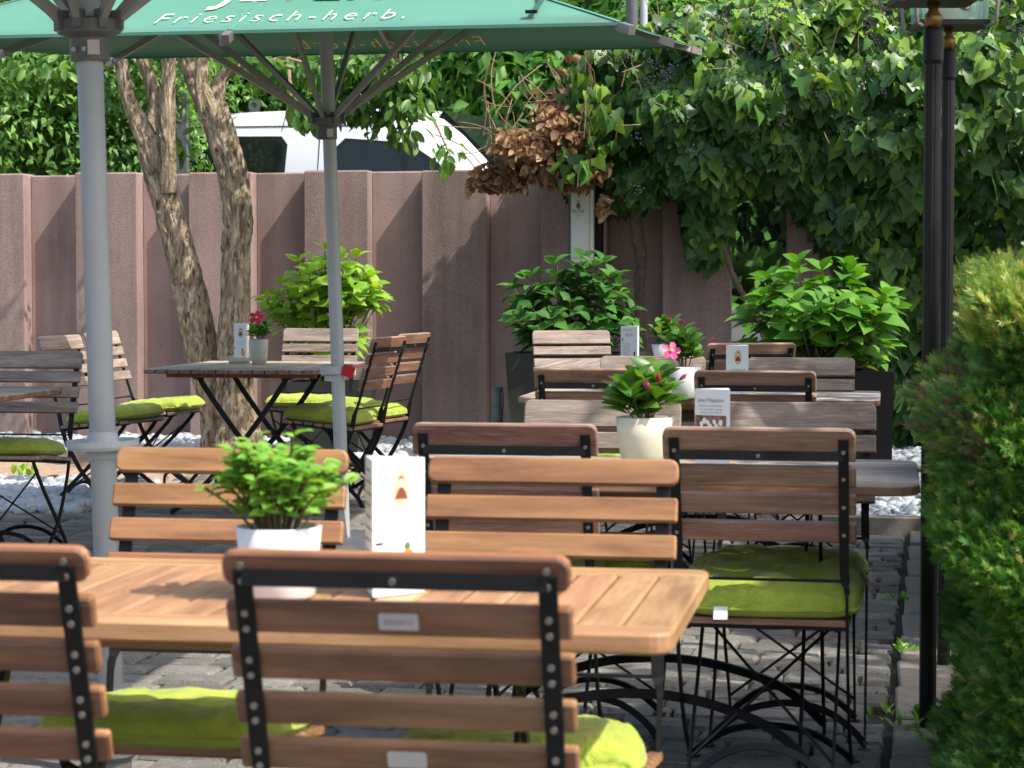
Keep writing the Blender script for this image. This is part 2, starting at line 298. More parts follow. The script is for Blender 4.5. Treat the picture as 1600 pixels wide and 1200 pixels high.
    def build(s, name, mats, parent=None, loc=(0, 0, 0), rot=(0, 0, 0), smooth=False):
        return obj(name, s.mesh(name, mats, smooth), parent, loc, rot)
def obj(name, me, parent=None, loc=(0, 0, 0), rot=(0, 0, 0), scale=None):
    o = bpy.data.objects.new(name, me); col.objects.link(o); o.parent = parent; o.location = loc; o.rotation_euler = rot
    if scale: o.scale = scale
    return o
def tag(o, label, cat, group=None):
    o['label'] = label; o['category'] = cat
    if group: o['group'] = group
    return o
def empty(name, loc, label, cat, rz=0, group=None, rot=None):
    o = bpy.data.objects.new(name, None); col.objects.link(o); o.location = loc; o.rotation_euler = rot or (0, 0, rz); o.empty_display_size = .1
    return tag(o, label, cat, group)
def rrect(w, h, r, n_=3, corners=(1, 1, 1, 1)):
    out = []
    for q, (cx, cy, a0) in enumerate([(w / 2, h / 2, 0), (-w / 2, h / 2, 90), (-w / 2, -h / 2, 180), (w / 2, -h / 2, 270)]):
        rr = r if corners[q] == 1 else (.002 if corners[q] == 0 else corners[q])
        x0 = cx - math.copysign(rr, cx); y0 = cy - math.copysign(rr, cy)
        for k in range(n_ + 1):
            a = R(a0 + 90 * k / n_); out.append((x0 + rr * math.cos(a), y0 + rr * math.sin(a)))
    return out
def smooth_path(pts, k=4):
    pts = [Vector(p) for p in pts]; out = []
    for i in range(len(pts) - 1):
        p0 = pts[max(i - 1, 0)]; p1 = pts[i]; p2 = pts[i + 1]; p3 = pts[min(i + 2, len(pts) - 1)]
        for j in range(k):
            t = j / k; out.append(.5 * ((2 * p1) + (p2 - p0) * t + (2 * p0 - 5 * p1 + 4 * p2 - p3) * t * t + (3 * p1 - p0 - 3 * p2 + p3) * t ** 3))
    out.append(pts[-1]); return out
def copy_tree(o, parent=None):
    c = o.copy(); col.objects.link(c)
    if parent is not None: c.parent = parent
    for ch in CH.get(o.name, []): copy_tree(ch, c)
    return c
CH = {}
def index_children():
    CH.clear()
    for o in bpy.data.objects:
        if o.parent: CH.setdefault(o.parent.name, []).append(o)
def text_mesh(s, w, h, shear=0, space=1.0, thin=0):
    cu = bpy.data.curves.new('lettering', 'FONT'); cu.body = s; cu.size = 1; cu.shear = shear; cu.space_character = space; cu.resolution_u = 3; cu.offset = thin
    o = bpy.data.objects.new('lettering', cu); col.objects.link(o); dg = bpy.context.evaluated_depsgraph_get()
    me = bpy.data.meshes.new_from_object(o.evaluated_get(dg)); bpy.data.objects.remove(o)
    co = np.empty(len(me.vertices) * 3); me.vertices.foreach_get('co', co); co = co.reshape(-1, 3)
    mn, mx_ = co.min(0), co.max(0); co[:, 0] = (co[:, 0] - mn[0]) / (mx_[0] - mn[0]) * w - w / 2; co[:, 1] = co[:, 1] * (h / max(mx_[1], 1e-6))
    me.vertices.foreach_set('co', co.ravel()); me.update(); return me
def text(s, w, h, mat, parent, loc, rot, name='lettering', **k):
    me = text_mesh(s, w, h, **k); me.materials.clear(); me.materials.append(mat); return obj(name, me, parent, loc, rot)

# ------------------------------------------------------------------ leaves
def template(st, fold=.25, curl=.25):           # st: (t, halfwidth, dt of the rim)
    v = []; f = []; ix = []
    for t, w, dt in st:
        zc = -curl * t * t
        if w < 1e-6: ix.append((len(v),)); v.append((0, t, zc))
        else:
            ix.append((len(v), len(v) + 1, len(v) + 2)); v += [(-w, t + dt, zc + fold * w), (0, t, zc), (w, t + dt, zc + fold * w)]
    for a, b_ in zip(ix, ix[1:]):
        if len(a) == 1: f += [(a[0], b_[1], b_[0]), (a[0], b_[2], b_[1])]
        elif len(b_) == 1: f += [(a[0], a[1], b_[0]), (a[1], a[2], b_[0])]
        else: f += [(a[0], a[1], b_[1], b_[0]), (a[1], a[2], b_[2], b_[1])]
    return np.array(v, float), f
T_OVATE = template([(0, 0, 0), (.15, .22, .03), (.38, .33, .04), (.65, .25, .04), (.85, .11, .02), (1, 0, 0)], .3, .35)
T_IVY = template([(0, 0, 0), (.04, .34, -.14), (.22, .50, -.02), (.42, .36, .02), (.66, .22, .02), (1, 0, 0)], .16, .28)
T_IVY2 = template([(0, 0, 0), (.05, .30, -.10), (.28, .55, .05), (.40, .28, 0), (.62, .25, .06), (1, 0, 0)], .22, .12)
T_OVAL = template([(0, 0, 0), (.2, .17, .02), (.5, .25, .02), (.8, .17, .01), (1, 0, 0)], .35, .2)
T_SMALL = template([(0, 0, 0), (.4, .24, .02), (1, 0, 0)], .3, .3)
T_NARROW = template([(0, 0, 0), (.45, .13, .0), (1, 0, 0)], .3, .25)
T_DRY = template([(0, 0, 0), (.15, .34, -.05), (.5, .36, .05), (1, 0, 0)], .9, -.5)
def unit(a): return a / np.maximum(np.linalg.norm(a, axis=1, keepdims=True), 1e-9)
def frames(d, nrm):
    y = unit(d); z = unit(nrm - (nrm * y).sum(1, keepdims=True) * y); x = np.cross(y, z); return x, y, z
def cloud_mesh(name, T, pos, d, nrm, size, mats, pick=None):
    tv, tf = T; N = len(pos); x, y, z = frames(d, nrm); s = np.asarray(size).reshape(-1, 1, 1)
    co = pos[:, None, :] + s * (tv[None, :, 0:1] * x[:, None, :] + tv[None, :, 1:2] * y[:, None, :] + tv[None, :, 2:3] * z[:, None, :])
    nv = len(tv); me = bpy.data.meshes.new(name)
    lens = np.array([len(q) for q in tf]); flat = np.concatenate([np.array(q) for q in tf])
    loops = (flat[None, :] + (np.arange(N) * nv)[:, None]).ravel(); ls = np.tile(lens, N); starts = np.concatenate([[0], np.cumsum(ls)[:-1]])
    me.vertices.add(N * nv); me.vertices.foreach_set('co', co.ravel()); me.loops.add(len(loops)); me.loops.foreach_set('vertex_index', loops.astype(np.int32))
    me.polygons.add(len(ls)); me.polygons.foreach_set('loop_start', starts.astype(np.int32)); me.polygons.foreach_set('loop_total', ls.astype(np.int32))
    for m_ in (mats if isinstance(mats, (list, tuple)) else [mats]): me.materials.append(m_)
    if pick is not None: me.polygons.foreach_set('material_index', np.repeat(pick, len(tf)).astype(np.int32))
    me.polygons.foreach_set('use_smooth', np.ones(len(ls), bool))
    at = me.attributes.new('vary', 'FLOAT', 'POINT'); at.data.foreach_set('value', np.repeat(rng.random(N), nv).astype(np.float32))
    me.update(calc_edges=True); return me
def cloud(name, T, pos, d, nrm, size, mats, parent=None, pick=None, kind='stuff'):
    if len(pos) == 0: return None
    o = obj(name, cloud_mesh(name, T, pos, d, nrm, size, mats, pick), parent)
    if parent is not None:
        o.matrix_parent_inverse = Matrix.Identity(4)
    if kind: o['kind'] = kind
    return o
_leafme = {}
def leaf_mesh(T, mat):
    k = (id(T[1]), mat.name)
    if k not in _leafme:
        me = bpy.data.meshes.new('leaf'); me.from_pydata([tuple(v) for v in T[0]], [], T[1]); me.materials.append(mat)
        me.polygons.foreach_set('use_smooth', [True] * len(T[1])); me.update(); _leafme[k] = me
    return _leafme[k]
def leaves(parent, T, pos, d, nrm, size, mat, limit=300, mat2=None, p2=0, stuff_name='foliage'):
    """largest in view (nearest the camera, facing it) one by one, the rest joined; coordinates are local to parent"""
    base = np.array(parent.location) if parent is not None else np.zeros(3)
    wp = pos + base; depth = wp @ np.array(FW); side = (wp @ np.array(RT)) / np.maximum(depth, .1) * FPX
    hv = 437 - (wp[:, 2] - H) * FPX / np.maximum(depth, .1)
    x, y, z = frames(d, nrm); face = np.abs(z @ -np.array(FW)); seen = (np.abs(side) < 810) & (hv > -10) & (hv < 1210)
    score = size * (0.35 + face) - .25 * (depth - depth.min()); score[~seen] -= 10
    order = np.argsort(-score); one = order[:limit]; one = one[seen[one]]; rest = np.setdiff1d(order, one)
    me = [leaf_mesh(T, mat)] + ([leaf_mesh(T, mat2)] if mat2 else [])
    for i in one:
        o = bpy.data.objects.new('leaf', me[1] if (mat2 and rng.random() < p2) else me[0]); col.objects.link(o); o.parent = parent
        mt = Matrix(((x[i][0], y[i][0], z[i][0], 0), (x[i][1], y[i][1], z[i][1], 0), (x[i][2], y[i][2], z[i][2], 0), (0, 0, 0, 1)))
        mt = Matrix.Translation(Vector(pos[i])) @ mt @ Matrix.Diagonal((size[i], size[i], size[i], 1))
        o.matrix_basis = mt
    if len(rest):
        cloud(stuff_name, T, pos[rest], d[rest], nrm[rest], size[rest], [mat, mat2] if mat2 else [mat], parent, (rng.random(len(rest)) < p2).astype(int) if mat2 else None)
def rand_dirs(N):
    a = rng.normal(size=(N, 3)); return unit(a)
UP = np.array([0, 0, 1.]); CAMV = -np.array(FW)

# ================================================================== THE SETTING
def sheet(name, x0, x1, y0, y1, mat, dz=0, step=.5, fn=None, rough=0, kind='structure'):
    nx = max(1, int((x1 - x0) / step)); ny = max(1, int((y1 - y0) / step)); mb = MB(); vs = []
    for j in range(ny + 1):
        for i in range(nx + 1):
            x = x0 + (x1 - x0) * i / nx; y = y0 + (y1 - y0) * j / ny; z = (fn(x, y) if fn else 0) + dz
            if rough: z += rough * noise.noise(Vector((x * 3, y * 3, 1)))
            vs.append((x, y, z))
    mb.add(vs, [(j * (nx + 1) + i, j * (nx + 1) + i + 1, (j + 1) * (nx + 1) + i + 1, (j + 1) * (nx + 1) + i) for j in range(ny) for i in range(nx)])
    o = mb.build(name, mat, smooth=True); o['kind'] = kind; return o
YWALL = 15.02
sheet('ground', -60, 60, -40, 15.3, M['joint'], -.035, 1.0, g)
mb = MB(); mb.box((0, 67.9, .3), (160, 104.6, 1.0)); o = mb.build('road', M['asphalt']); o['kind'] = 'structure'   # the street behind the retaining wall lies higher

paving = bpy.data.objects.new('paving', None); col.objects.link(paving); paving['kind'] = 'structure'
def in_bed(x, y):
    d = -math.sin(YAW) * x + math.cos(YAW) * y
    if y > 13.55: return True
    if x < -4.05 and y > 11.0: return True           # pebbles and earth at the left
    if x > -.30 and y > 10.80: return True
    if x > .12: return True
    return False
def paver_geo(w, h, ht, seed):
    r_ = random.Random(seed); c = .010
    j = [(r_.uniform(-.006, .006), r_.uniform(-.006, .006)) for _ in range(8)]
    base = [(-w / 2, -h / 2), (0, -h / 2), (w / 2, -h / 2), (w / 2, 0), (w / 2, h / 2), (0, h / 2), (-w / 2, h / 2), (-w / 2, 0)]
    lo = [(x + a, y + b_, -.05) for (x, y), (a, b_) in zip(base, j)]
    mid = [(x + a, y + b_, -.008) for (x, y), (a, b_) in zip(base, j)]
    top = [((x + a) * .90, (y + b_) * .88, r_.uniform(-.002, .004)) for (x, y), (a, b_) in zip(base, j)]
    vs = lo + mid + top + [(0, 0, .004)]
    fs = [(i, (i + 1) % 8, 8 + (i + 1) % 8, 8 + i) for i in range(8)] + [(8 + i, 8 + (i + 1) % 8, 16 + (i + 1) % 8, 16 + i) for i in range(8)] + [(16 + i, 16 + (i + 1) % 8, 24) for i in range(8)]
    return vs, fs
pav_variants = []
for k in range(8):
    w = .20 + .05 * ((k % 4) / 3 - .5); vs, fs = paver_geo(w, .142, 0, k); me = bpy.data.meshes.new('paver'); me.from_pydata(vs, [], fs); me.materials.append(M['paver'])
    me.polygons.foreach_set('use_smooth', [False] * len(fs)); pav_variants.append((w, vs, fs, me))
spots = []
y = 2.0; row = 0
while y < 13.6:
    x = -4.9 + random.uniform(0, .2)
    while x < 1.78:
        k = random.randrange(8); w = pav_variants[k][0]; cx = x + w / 2; x += w + .008
        yy = y + .012 * math.sin(cx * 3.1 + row); sxx = 1.0; lim = -.03 + .020 * (yy - 4.6)
        if cx + w / 2 > lim:
            sxx = (lim - (cx - w / 2)) / w
            if sxx < .3: continue
            cx = lim - w * sxx / 2
        if in_bed(cx, yy): continue
        D = -math.sin(YAW) * cx + math.cos(YAW) * yy; px = (math.cos(YAW) * cx + math.sin(YAW) * yy) / D * FPX + 800; py = 437 + (H - g(cx, yy)) * FPX / D
        spots.append((D, k, cx, yy, random.uniform(-.04, .04), random.uniform(-.004, .004), -60 < px < 1500 and py < 1215, sxx))
    y += .152; row += 1
vis = [s for s in spots if s[6]]
vis.sort(key=lambda s: s[0]); single = set(id(s) for s in vis[:300])
bv = []; bf = []; bvary = []
for s in spots:
    D, k, cx, cy, rz, dz, sn, sxx = s
    if id(s) in single:
        obj('paver', pav_variants[k][3], paving, (cx, cy, g(cx, cy) + dz), (random.uniform(-.015, .015), random.uniform(-.015, .015), rz), (sxx, 1, 1))
    else:
        o_ = len(bv); c_, s_ = math.cos(rz), math.sin(rz); z_ = g(cx, cy) + dz; vr = random.random()
        bv += [(cx + a * sxx * c_ - b_ * s_, cy + a * sxx * s_ + b_ * c_, z_ + q) for a, b_, q in pav_variants[k][1]]
        bf += [tuple(i + o_ for i in f_) for f_ in pav_variants[k][2]]; bvary += [vr] * len(pav_variants[k][1])
me = bpy.data.meshes.new('pavers_beyond'); me.from_pydata(bv, [], bf); me.materials.append(M['paver'])
at = me.attributes.new('vary', 'FLOAT', 'POINT'); at.data.foreach_set('value', bvary)
o = obj('paver_field', me, paving); o['kind'] = 'stuff'
# pale edging slabs along the hedge
mb = MB(); mb.prism(rrect(.26, .48, .012, 1), -.05, .012, .006); slab = mb.mesh('edging_slab', M['kerb'])
yy = 4.6; k = 0
while yy < 10.8:
    ed = obj('edging_slab', slab, paving, (.125 + .010 * k, yy, g(.1, yy) + random.uniform(-.004, .006)), (0, 0, random.uniform(-.02, .02))); yy += .50; k += 1
# beds
sheet('gravel_bed_ground', -9, 9, 13.62, 14.99, M['earth'], -.004, .3, g, .01)
sheet('earth_strip', -9, -4.0, 10.9, 13.6, M['earth'], .002, .12, g, .03)
sheet('bed_soil', -.27, 6, 10.88, 13.6, M['earth'], -.004, .3, g, .01)
def kerb(name, p0, p1, h_, label):
    a = Vector((*p0, 0)); b_ = Vector((*p1, 0)); L = (b_ - a).length; n_ = max(1, int(L / .9)); root = empty(name, ((a + b_) / 2)[:], label, 'kerb')
    root.location.z = g(*root.location[:2])
    ang = math.atan2((b_ - a).y, (b_ - a).x); mb = MB(); mb.prism(rrect(L / n_ - .008, .07, .004, 1), -.08, h_, .006); me_ = mb.mesh('kerbstone', M['kerb'])
    for k in range(n_):
        c = a + (b_ - a) * ((k + .5) / n_) - Vector((*root.location[:2], 0)); obj('kerbstone', me_, root, (c.x, c.y, random.uniform(-.006, .004)), (0, 0, ang + random.uniform(-.008, .008)))
kerb('concrete_kerb', (-.30, 10.85), (5, 10.85), .085, 'grey concrete kerb holding the white pebbles beside the yew hedge')
kerb('concrete_kerb', (-8.5, 13.58), (-3.35, 13.58), .085, 'sandy concrete kerb in front of the pebbles at the foot of the left wall')
# pebbles
def pebbles(name, n_, fx, s0=.028):
    mb = bmesh.new(); bmesh.ops.create_icosphere(mb, subdivisions=1, radius=1); tv = np.array([v.co[:] for v in mb.verts]); tf = [tuple(v.index for v in f.verts) for f in mb.faces]; mb.free()
    pos = np.array([fx() for _ in range(n_)]); s = s0 * (.6 + rng.random(n_) * .9)
    sc3 = np.stack([1 + .5 * rng.random(n_), .8 + .3 * rng.random(n_), .55 + .3 * rng.random(n_)], 1)
    x, y, z = frames(rng.normal(size=(n_, 3)) * [1, 1, .25], np.tile(UP, (n_, 1)) + rng.normal(size=(n_, 3)) * .25)
    co = pos[:, None] + s[:, None, None] * (tv[None, :, 0:1] * sc3[:, None, 0:1] * x[:, None] + tv[None, :, 1:2] * sc3[:, None, 1:2] * y[:, None] + tv[None, :, 2:3] * sc3[:, None, 2:3] * z[:, None])
    nv = len(tv); fs = [tuple(i + k * nv for i in f) for k in range(n_) for f in tf]; me_ = bpy.data.meshes.new(name); me_.from_pydata(co.reshape(-1, 3).tolist(), [], fs)
    me_.materials.append(M['pebble']); me_.polygons.foreach_set('use_smooth', [True] * len(fs)); o = obj(name, me_); o['kind'] = 'stuff'; return o
def bedpt(x0, x1, y0, y1, zz=.02):
    def f():
        x, y = random.uniform(x0, x1), random.uniform(y0, y1); return (x, y, g(x, y) + zz + random.uniform(-.01, .02))
    return f
pebbles('white_pebbles', 2600, bedpt(-.26, 1.6, 10.90, 13.0, .05), .030)
pebbles('white_pebbles', 4200, bedpt(-6.6, 1.5, 13.66, 14.9, .05), .034)
pebbles('white_pebbles', 2600, bedpt(-5.9, -4.05, 10.95, 12.35, .01), .034)

# retaining wall: proud and recessed precast panels
wall = empty('retaining_wall', (0, YWALL, 0), 'pinkish exposed aggregate concrete wall of stepped upright panels across the back of the terrace', 'wall')
WTOP = 1.957; dpt = .13; per = .805
def wall_slab(w, t):
    mb = MB(); mb.prism(rrect(w, t, .004, 1), -.1, WTOP, .010); return mb.mesh('concrete_panel', M['wall'])
x_edge = W(578.5, 15.3)[0]                       # right edge of one proud panel
sp, srec = wall_slab(.437, .22), wall_slab(.366, .10)
for k in range(-5, 14):
    xr = x_edge + k * per
    obj('concrete_panel', sp, wall, (xr - .2185, -dpt + .11, random.uniform(-.006, .004)))
    if k != 3: obj('concrete_panel', srec, wall, (xr + .184, .055, random.uniform(-.012, -.002)))

# ================================================================== BACKGROUND BEHIND THE WALL
def blob(c, r, n_, shell=.45, lumps=10, lr=.42, seed=0):
    """points in a lumpy crown: returns pos and outward normals"""
    q = np.random.default_rng(seed); c = np.array(c); r = np.array(r); cs = unit(q.normal(size=(lumps, 3))) * (q.random((lumps, 1)) ** .5) * .72
    k = q.integers(0, lumps, n_); dd = unit(q.normal(size=(n_, 3))); rad = (1 - shell * q.random((n_, 1)) ** 1.5) * lr * (.75 + .5 * q.random((lumps, 1)))[k]
    p = cs[k] + dd * rad; return c + p * r, unit(dd + .5 * p)
def crown(parent, c, r, n_, T, size, mat, seed, lumps=12, lr=.42, shell=.4, droop=.5, name='crown', mat2=None, p2=0):
    pos, nr = blob(c, r, n_, shell, lumps, lr, seed)
    d = unit(rand_dirs(n_) * .8 + nr * .5 - UP * droop); nn = unit(nr * .7 + UP * .7 + rand_dirs(n_) * .45)
    s = size * (.65 + .7 * rng.random(n_)); base = np.array(parent.location) if parent is not None else 0
    return cloud(name, T, pos - base, d, nn, s, [mat, mat2] if mat2 else mat, parent, (rng.random(n_) < p2).astype(int) if mat2 else None, kind='stuff')
def trunk_mesh(path, seg=18, amp=.10, sub=8):
    pts = smooth_path([p[:3] for p in path], sub); rr = smooth_path([(p[3], 0, 0) for p in path], sub); vs = []
    ref = Vector((0, -1, 0)); n_ = len(pts); L = 0
    for i, p in enumerate(pts):
        T = (pts[min(i + 1, n_ - 1)] - pts[max(i - 1, 0)]).normalized(); A = T.cross(ref).normalized(); B = T.cross(A); r_ = rr[i].x
        if i: L += (p - pts[i - 1]).length
        for k in range(seg):
            a = 2 * math.pi * k / seg; dr = A * math.cos(a) + B * math.sin(a)
            nn = noise.noise(Vector((math.cos(a) * 2, math.sin(a) * 2, L * 3.2 + p.x * 3))) * 1.3 - 2.2 * (1 - min(1, 3.2 * abs(noise.noise(Vector((math.cos(a) * 4.5, math.sin(a) * 4.5, L * 5 + 9)))))) + .9 * noise.noise(Vector((math.cos(a) * 8, math.sin(a) * 8, L * 22)))
            vs.append(p + dr * r_ * (1 + amp * nn))
    fs = [(seg * i + k, seg * i + (k + 1) % seg, seg * (i + 1) + (k + 1) % seg, seg * (i + 1) + k) for i in range(n_ - 1) for k in range(seg)]
    fs += [tuple(reversed(range(seg))), tuple(range(seg * (n_ - 1), seg * n_))]
    mb = MB(); mb.add(vs, fs); return mb
def far_tree(name, px, D, h0, h1, rx, n_, T, size, mat, label, cat, seed, ry=None, lumps=14, lr=.45, mat2=None, p2=0, trunk=True, droop=.4, base=.8):
    x, y = W(px, D, 2); t = empty(name, (x, y, base), label, cat); cz = (h0 + h1) / 2
    if trunk: trunk_mesh([(0, 0, -.1, .16), (.05, 0, (cz - base) * .5, .12), (0, .05, cz - base, .08)]).build('trunk', M['bark'], t, smooth=True)
    crown(t, (x, y, cz), (rx, ry or rx * .7, (h1 - h0) / 2), n_, T, size, mat, seed, lumps, lr, .4, droop, 'crown', mat2, p2)
far_tree('elder_bush', 105, 19.2, 1.2, 4.2, 1.75, 38000, T_SMALL, .068, M['leaf_elder'], 'light green elder bush crowding over the left end of the wall', 'bush', 11, lumps=26, lr=.36)
far_tree('elder_bush', -190, 18.4, .9, 4.6, 1.9, 9000, T_SMALL, .09, M['leaf_elder'], 'dense green elder bush cut off by the left edge of the photo', 'bush', 12, lumps=18, lr=.4)
far_tree('maple_tree', 660, 25, 1.8, 6.4, 2.9, 24000, T_SMALL, .15, M['leaf_maple'], 'broad mid green maple standing behind the white van', 'tree', 13, lumps=26, lr=.38)
far_tree('maple_tree', 340, 24, 1.4, 6.0, 2.5, 12000, T_SMALL, .18, M['leaf_maple'], 'green maple behind the fork of the bark covered trunks', 'tree', 14, lumps=22, lr=.38)
far_tree('maple_tree', 900, 23, 1.6, 5.0, 1.7, 8000, T_SMALL, .18, M['leaf_maple'], 'bright green maple seen above the dried brown ivy', 'tree', 15, lumps=16, lr=.4)
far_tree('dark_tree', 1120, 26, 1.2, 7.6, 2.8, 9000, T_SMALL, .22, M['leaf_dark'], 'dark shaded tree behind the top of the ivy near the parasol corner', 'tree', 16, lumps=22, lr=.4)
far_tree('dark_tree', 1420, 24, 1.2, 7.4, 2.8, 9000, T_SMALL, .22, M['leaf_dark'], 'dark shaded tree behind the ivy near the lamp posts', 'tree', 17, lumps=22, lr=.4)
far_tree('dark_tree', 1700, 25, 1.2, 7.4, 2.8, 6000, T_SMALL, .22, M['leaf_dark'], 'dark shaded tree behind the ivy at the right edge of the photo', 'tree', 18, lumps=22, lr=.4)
# far wood: a deep bank of foliage
mb = MB(); vs = []
nx, nz = 150, 40
for j in range(nz + 1):
    for i in range(nx + 1):
        x = -26 + 40 * i / nx; z = .6 + 11 * j / nz
        yb = 34 + 1.5 * noise.noise(Vector((x * .5, z * .5, 0))) + .9 * noise.noise(Vector((x * 1.7, z * 1.7, 3))) + .5 * noise.noise(Vector((x * 4, z * 4, 3))) + 2.5 * (j / nz) ** 3
        vs.append((x, yb, z))
mb.add(vs, [(j * (nx + 1) + i, j * (nx + 1) + i + 1, (j + 1) * (nx + 1) + i + 1, (j + 1) * (nx + 1) + i) for j in range(nz) for i in range(nx)])
k0 = len(vs); mb.add([(-26, 40, .6), (14, 40, .6), (-26, 40, 11.6), (14, 40, 11.6)], [(0, 1, 3, 2)])
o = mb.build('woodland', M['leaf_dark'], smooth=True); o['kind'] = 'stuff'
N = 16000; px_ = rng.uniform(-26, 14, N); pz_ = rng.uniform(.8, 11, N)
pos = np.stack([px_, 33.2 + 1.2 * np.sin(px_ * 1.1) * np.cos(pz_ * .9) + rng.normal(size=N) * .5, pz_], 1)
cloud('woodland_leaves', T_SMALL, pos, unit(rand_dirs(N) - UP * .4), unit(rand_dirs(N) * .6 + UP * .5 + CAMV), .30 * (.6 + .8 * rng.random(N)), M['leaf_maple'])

# white van on the street
van = empty('white_van', (*W(308, 20.4), .8), 'white high roofed van with dark side windows parked behind the wall', 'van', R(-13))
VX0 = van.location.x; VL = 4.3
prof = [(0, 1.20), (.03, 1.76), (.10, 1.815), (.35, 1.845), (.9, 1.865), (1.5, 1.868), (2.2, 1.862), (2.52, 1.84), (2.74, 1.78), (2.92, 1.65), (3.12, 1.46), (3.30, 1.28), (3.46, 1.14), (3.7, 1.06), (3.95, .97), (4.1, .75)]
def van_sec(x, zt):
    b1 = min(.98, zt - .05); e = zt - .10 if zt > 1.3 else zt - .05
    we = .865 - .115 * max(0, (e - b1)) / .75
    half = [(.84, .28), (.875, .55), (.87, b1), (we, e), (we - .05, zt - .045), (we * .75, zt - .008)]
    return [(x, -w, z) for w, z in half] + [(x, 0, zt)] + [(x, w, z) for w, z in reversed(half)]
def van_side(x):                                 # y of the near side at height z
    def f(z):
        zt = np.interp(x, [p[0] for p in prof], [p[1] for p in prof]); e = zt - .10 if zt > 1.3 else zt - .05; b1 = min(.98, zt - .05)
        return -(.865 - .115 * max(0, min(z, e) - b1) / .75)
    return f
vs = []; ns = 13
for x, zt in prof: vs += van_sec(x, zt)
fs = [(ns * i + k, ns * (i + 1) + k, ns * (i + 1) + k + 1, ns * i + k + 1) for i in range(len(prof) - 1) for k in range(ns - 1)] + [tuple(range(ns)), tuple(reversed(range(ns * (len(prof) - 1), ns * len(prof))))]
mb = MB(); mb.add(vs, fs); mb.build('body', M['van'], van, smooth=True)
def van_patch(poly, off, name, mat, parent=van):
    mb = MB(); n_ = len(poly); cx = sum(p[0] for p in poly) / n_; cz = sum(p[1] for p in poly) / n_
    fr_ = [(x, van_side(x)(z) - off, z) for x, z in poly]; bk = [(x, van_side(x)(z) + .03, z) for x, z in poly]
    mb.add(fr_ + bk + [(cx, van_side(cx)(cz) - off, cz)], [(i, (i + 1) % n_, 2 * n_) for i in range(n_)] + [(i, n_ + i, n_ + (i + 1) % n_, (i + 1) % n_) for i in range(n_)])
    return mb.build(name, mat, parent)
def dens(poly, k=6):
    out = []
    for a, b_ in zip(poly, poly[1:] + poly[:1]):
        for j in range(k): out.append((a[0] + (b_[0] - a[0]) * j / k, a[1] + (b_[1] - a[1]) * j / k))
    return out
def shrink(poly, d):
    cx = sum(p[0] for p in poly) / len(poly); cz = sum(p[1] for p in poly) / len(poly)
    return [(x - math.copysign(d, x - cx), z - math.copysign(d, z - cz)) for x, z in poly]
w1 = dens([(.30, .95), (1.32, .95), (1.34, 1.56), (1.28, 1.63), (.32, 1.65), (.28, 1.60)], 4)
w2 = dens([(1.76, .95), (3.05, .95), (2.94, 1.16), (2.74, 1.38), (2.46, 1.55), (1.88, 1.60), (1.77, 1.50)], 4)
s1 = van_patch(w1, .010, 'window_seal', M['seal']); van_patch(shrink(w1, .03), .016, 'pane', M['glass'], s1)
s2 = van_patch(w2, .010, 'window_seal', M['seal']); van_patch(shrink(w2, .03), .016, 'pane', M['glass'], s2)
van_patch(dens([(.82, .97), (.84, .97), (.84, 1.61), (.82, 1.61)], 2), .022, 'window_divider', M['seal'])
van_patch(dens([(2.48, .97), (2.52, .97), (2.46, 1.44), (2.42, 1.46)], 2), .022, 'window_divider', M['seal'])
for xs in (.11, 1.64):
    van_patch(dens([(xs - .004, .60), (xs + .004, .60), (xs + .004, 1.70), (xs - .004, 1.70)], 4), .004, 'door_seam', M['seal'])
van_patch(dens([(.2, 1.735), (2.25, 1.705), (2.25, 1.697), (.2, 1.727)], 10), .004, 'roof_seam', M['seal'])
mb = MB()                                        # windscreen on the sloping front
mb.add([(2.74, -.70, 1.81), (3.38, -.78, 1.24), (3.38, .78, 1.24), (2.74, .70, 1.81), (2.66, -.68, 1.73), (3.30, -.76, 1.17), (3.30, .76, 1.17), (2.66, .68, 1.73)], [(0, 1, 2, 3), (0, 4, 5, 1), (1, 5, 6, 2), (2, 6, 7, 3), (3, 7, 4, 0)])
mb.build('windscreen', M['glass'], van)
mb = MB(); mb.box((.0, -.80, 1.70), (.14, .10, .05)); mb.build('tail_lamp', M['red_lens'], van)
for wx in (.70, 3.30):
    for sy in (-.78, .78):
        mb = MB(); mb.tube([(wx, sy - .1, .3), (wx, sy + .1, .3)], .30, 20); wh = mb.build('wheel', M['seal'], van)
        mb = MB(); mb.tube([(wx, sy - .105, .3), (wx, sy + .105, .3)], .19, 16); mb.build('rim', M['rib'], wh)
mb = MB(); mb.tube([(2.05, -.3, 1.84), (2.25, -.3, 1.86)], .012, 6); mb.build('antenna', M['seal'], van)
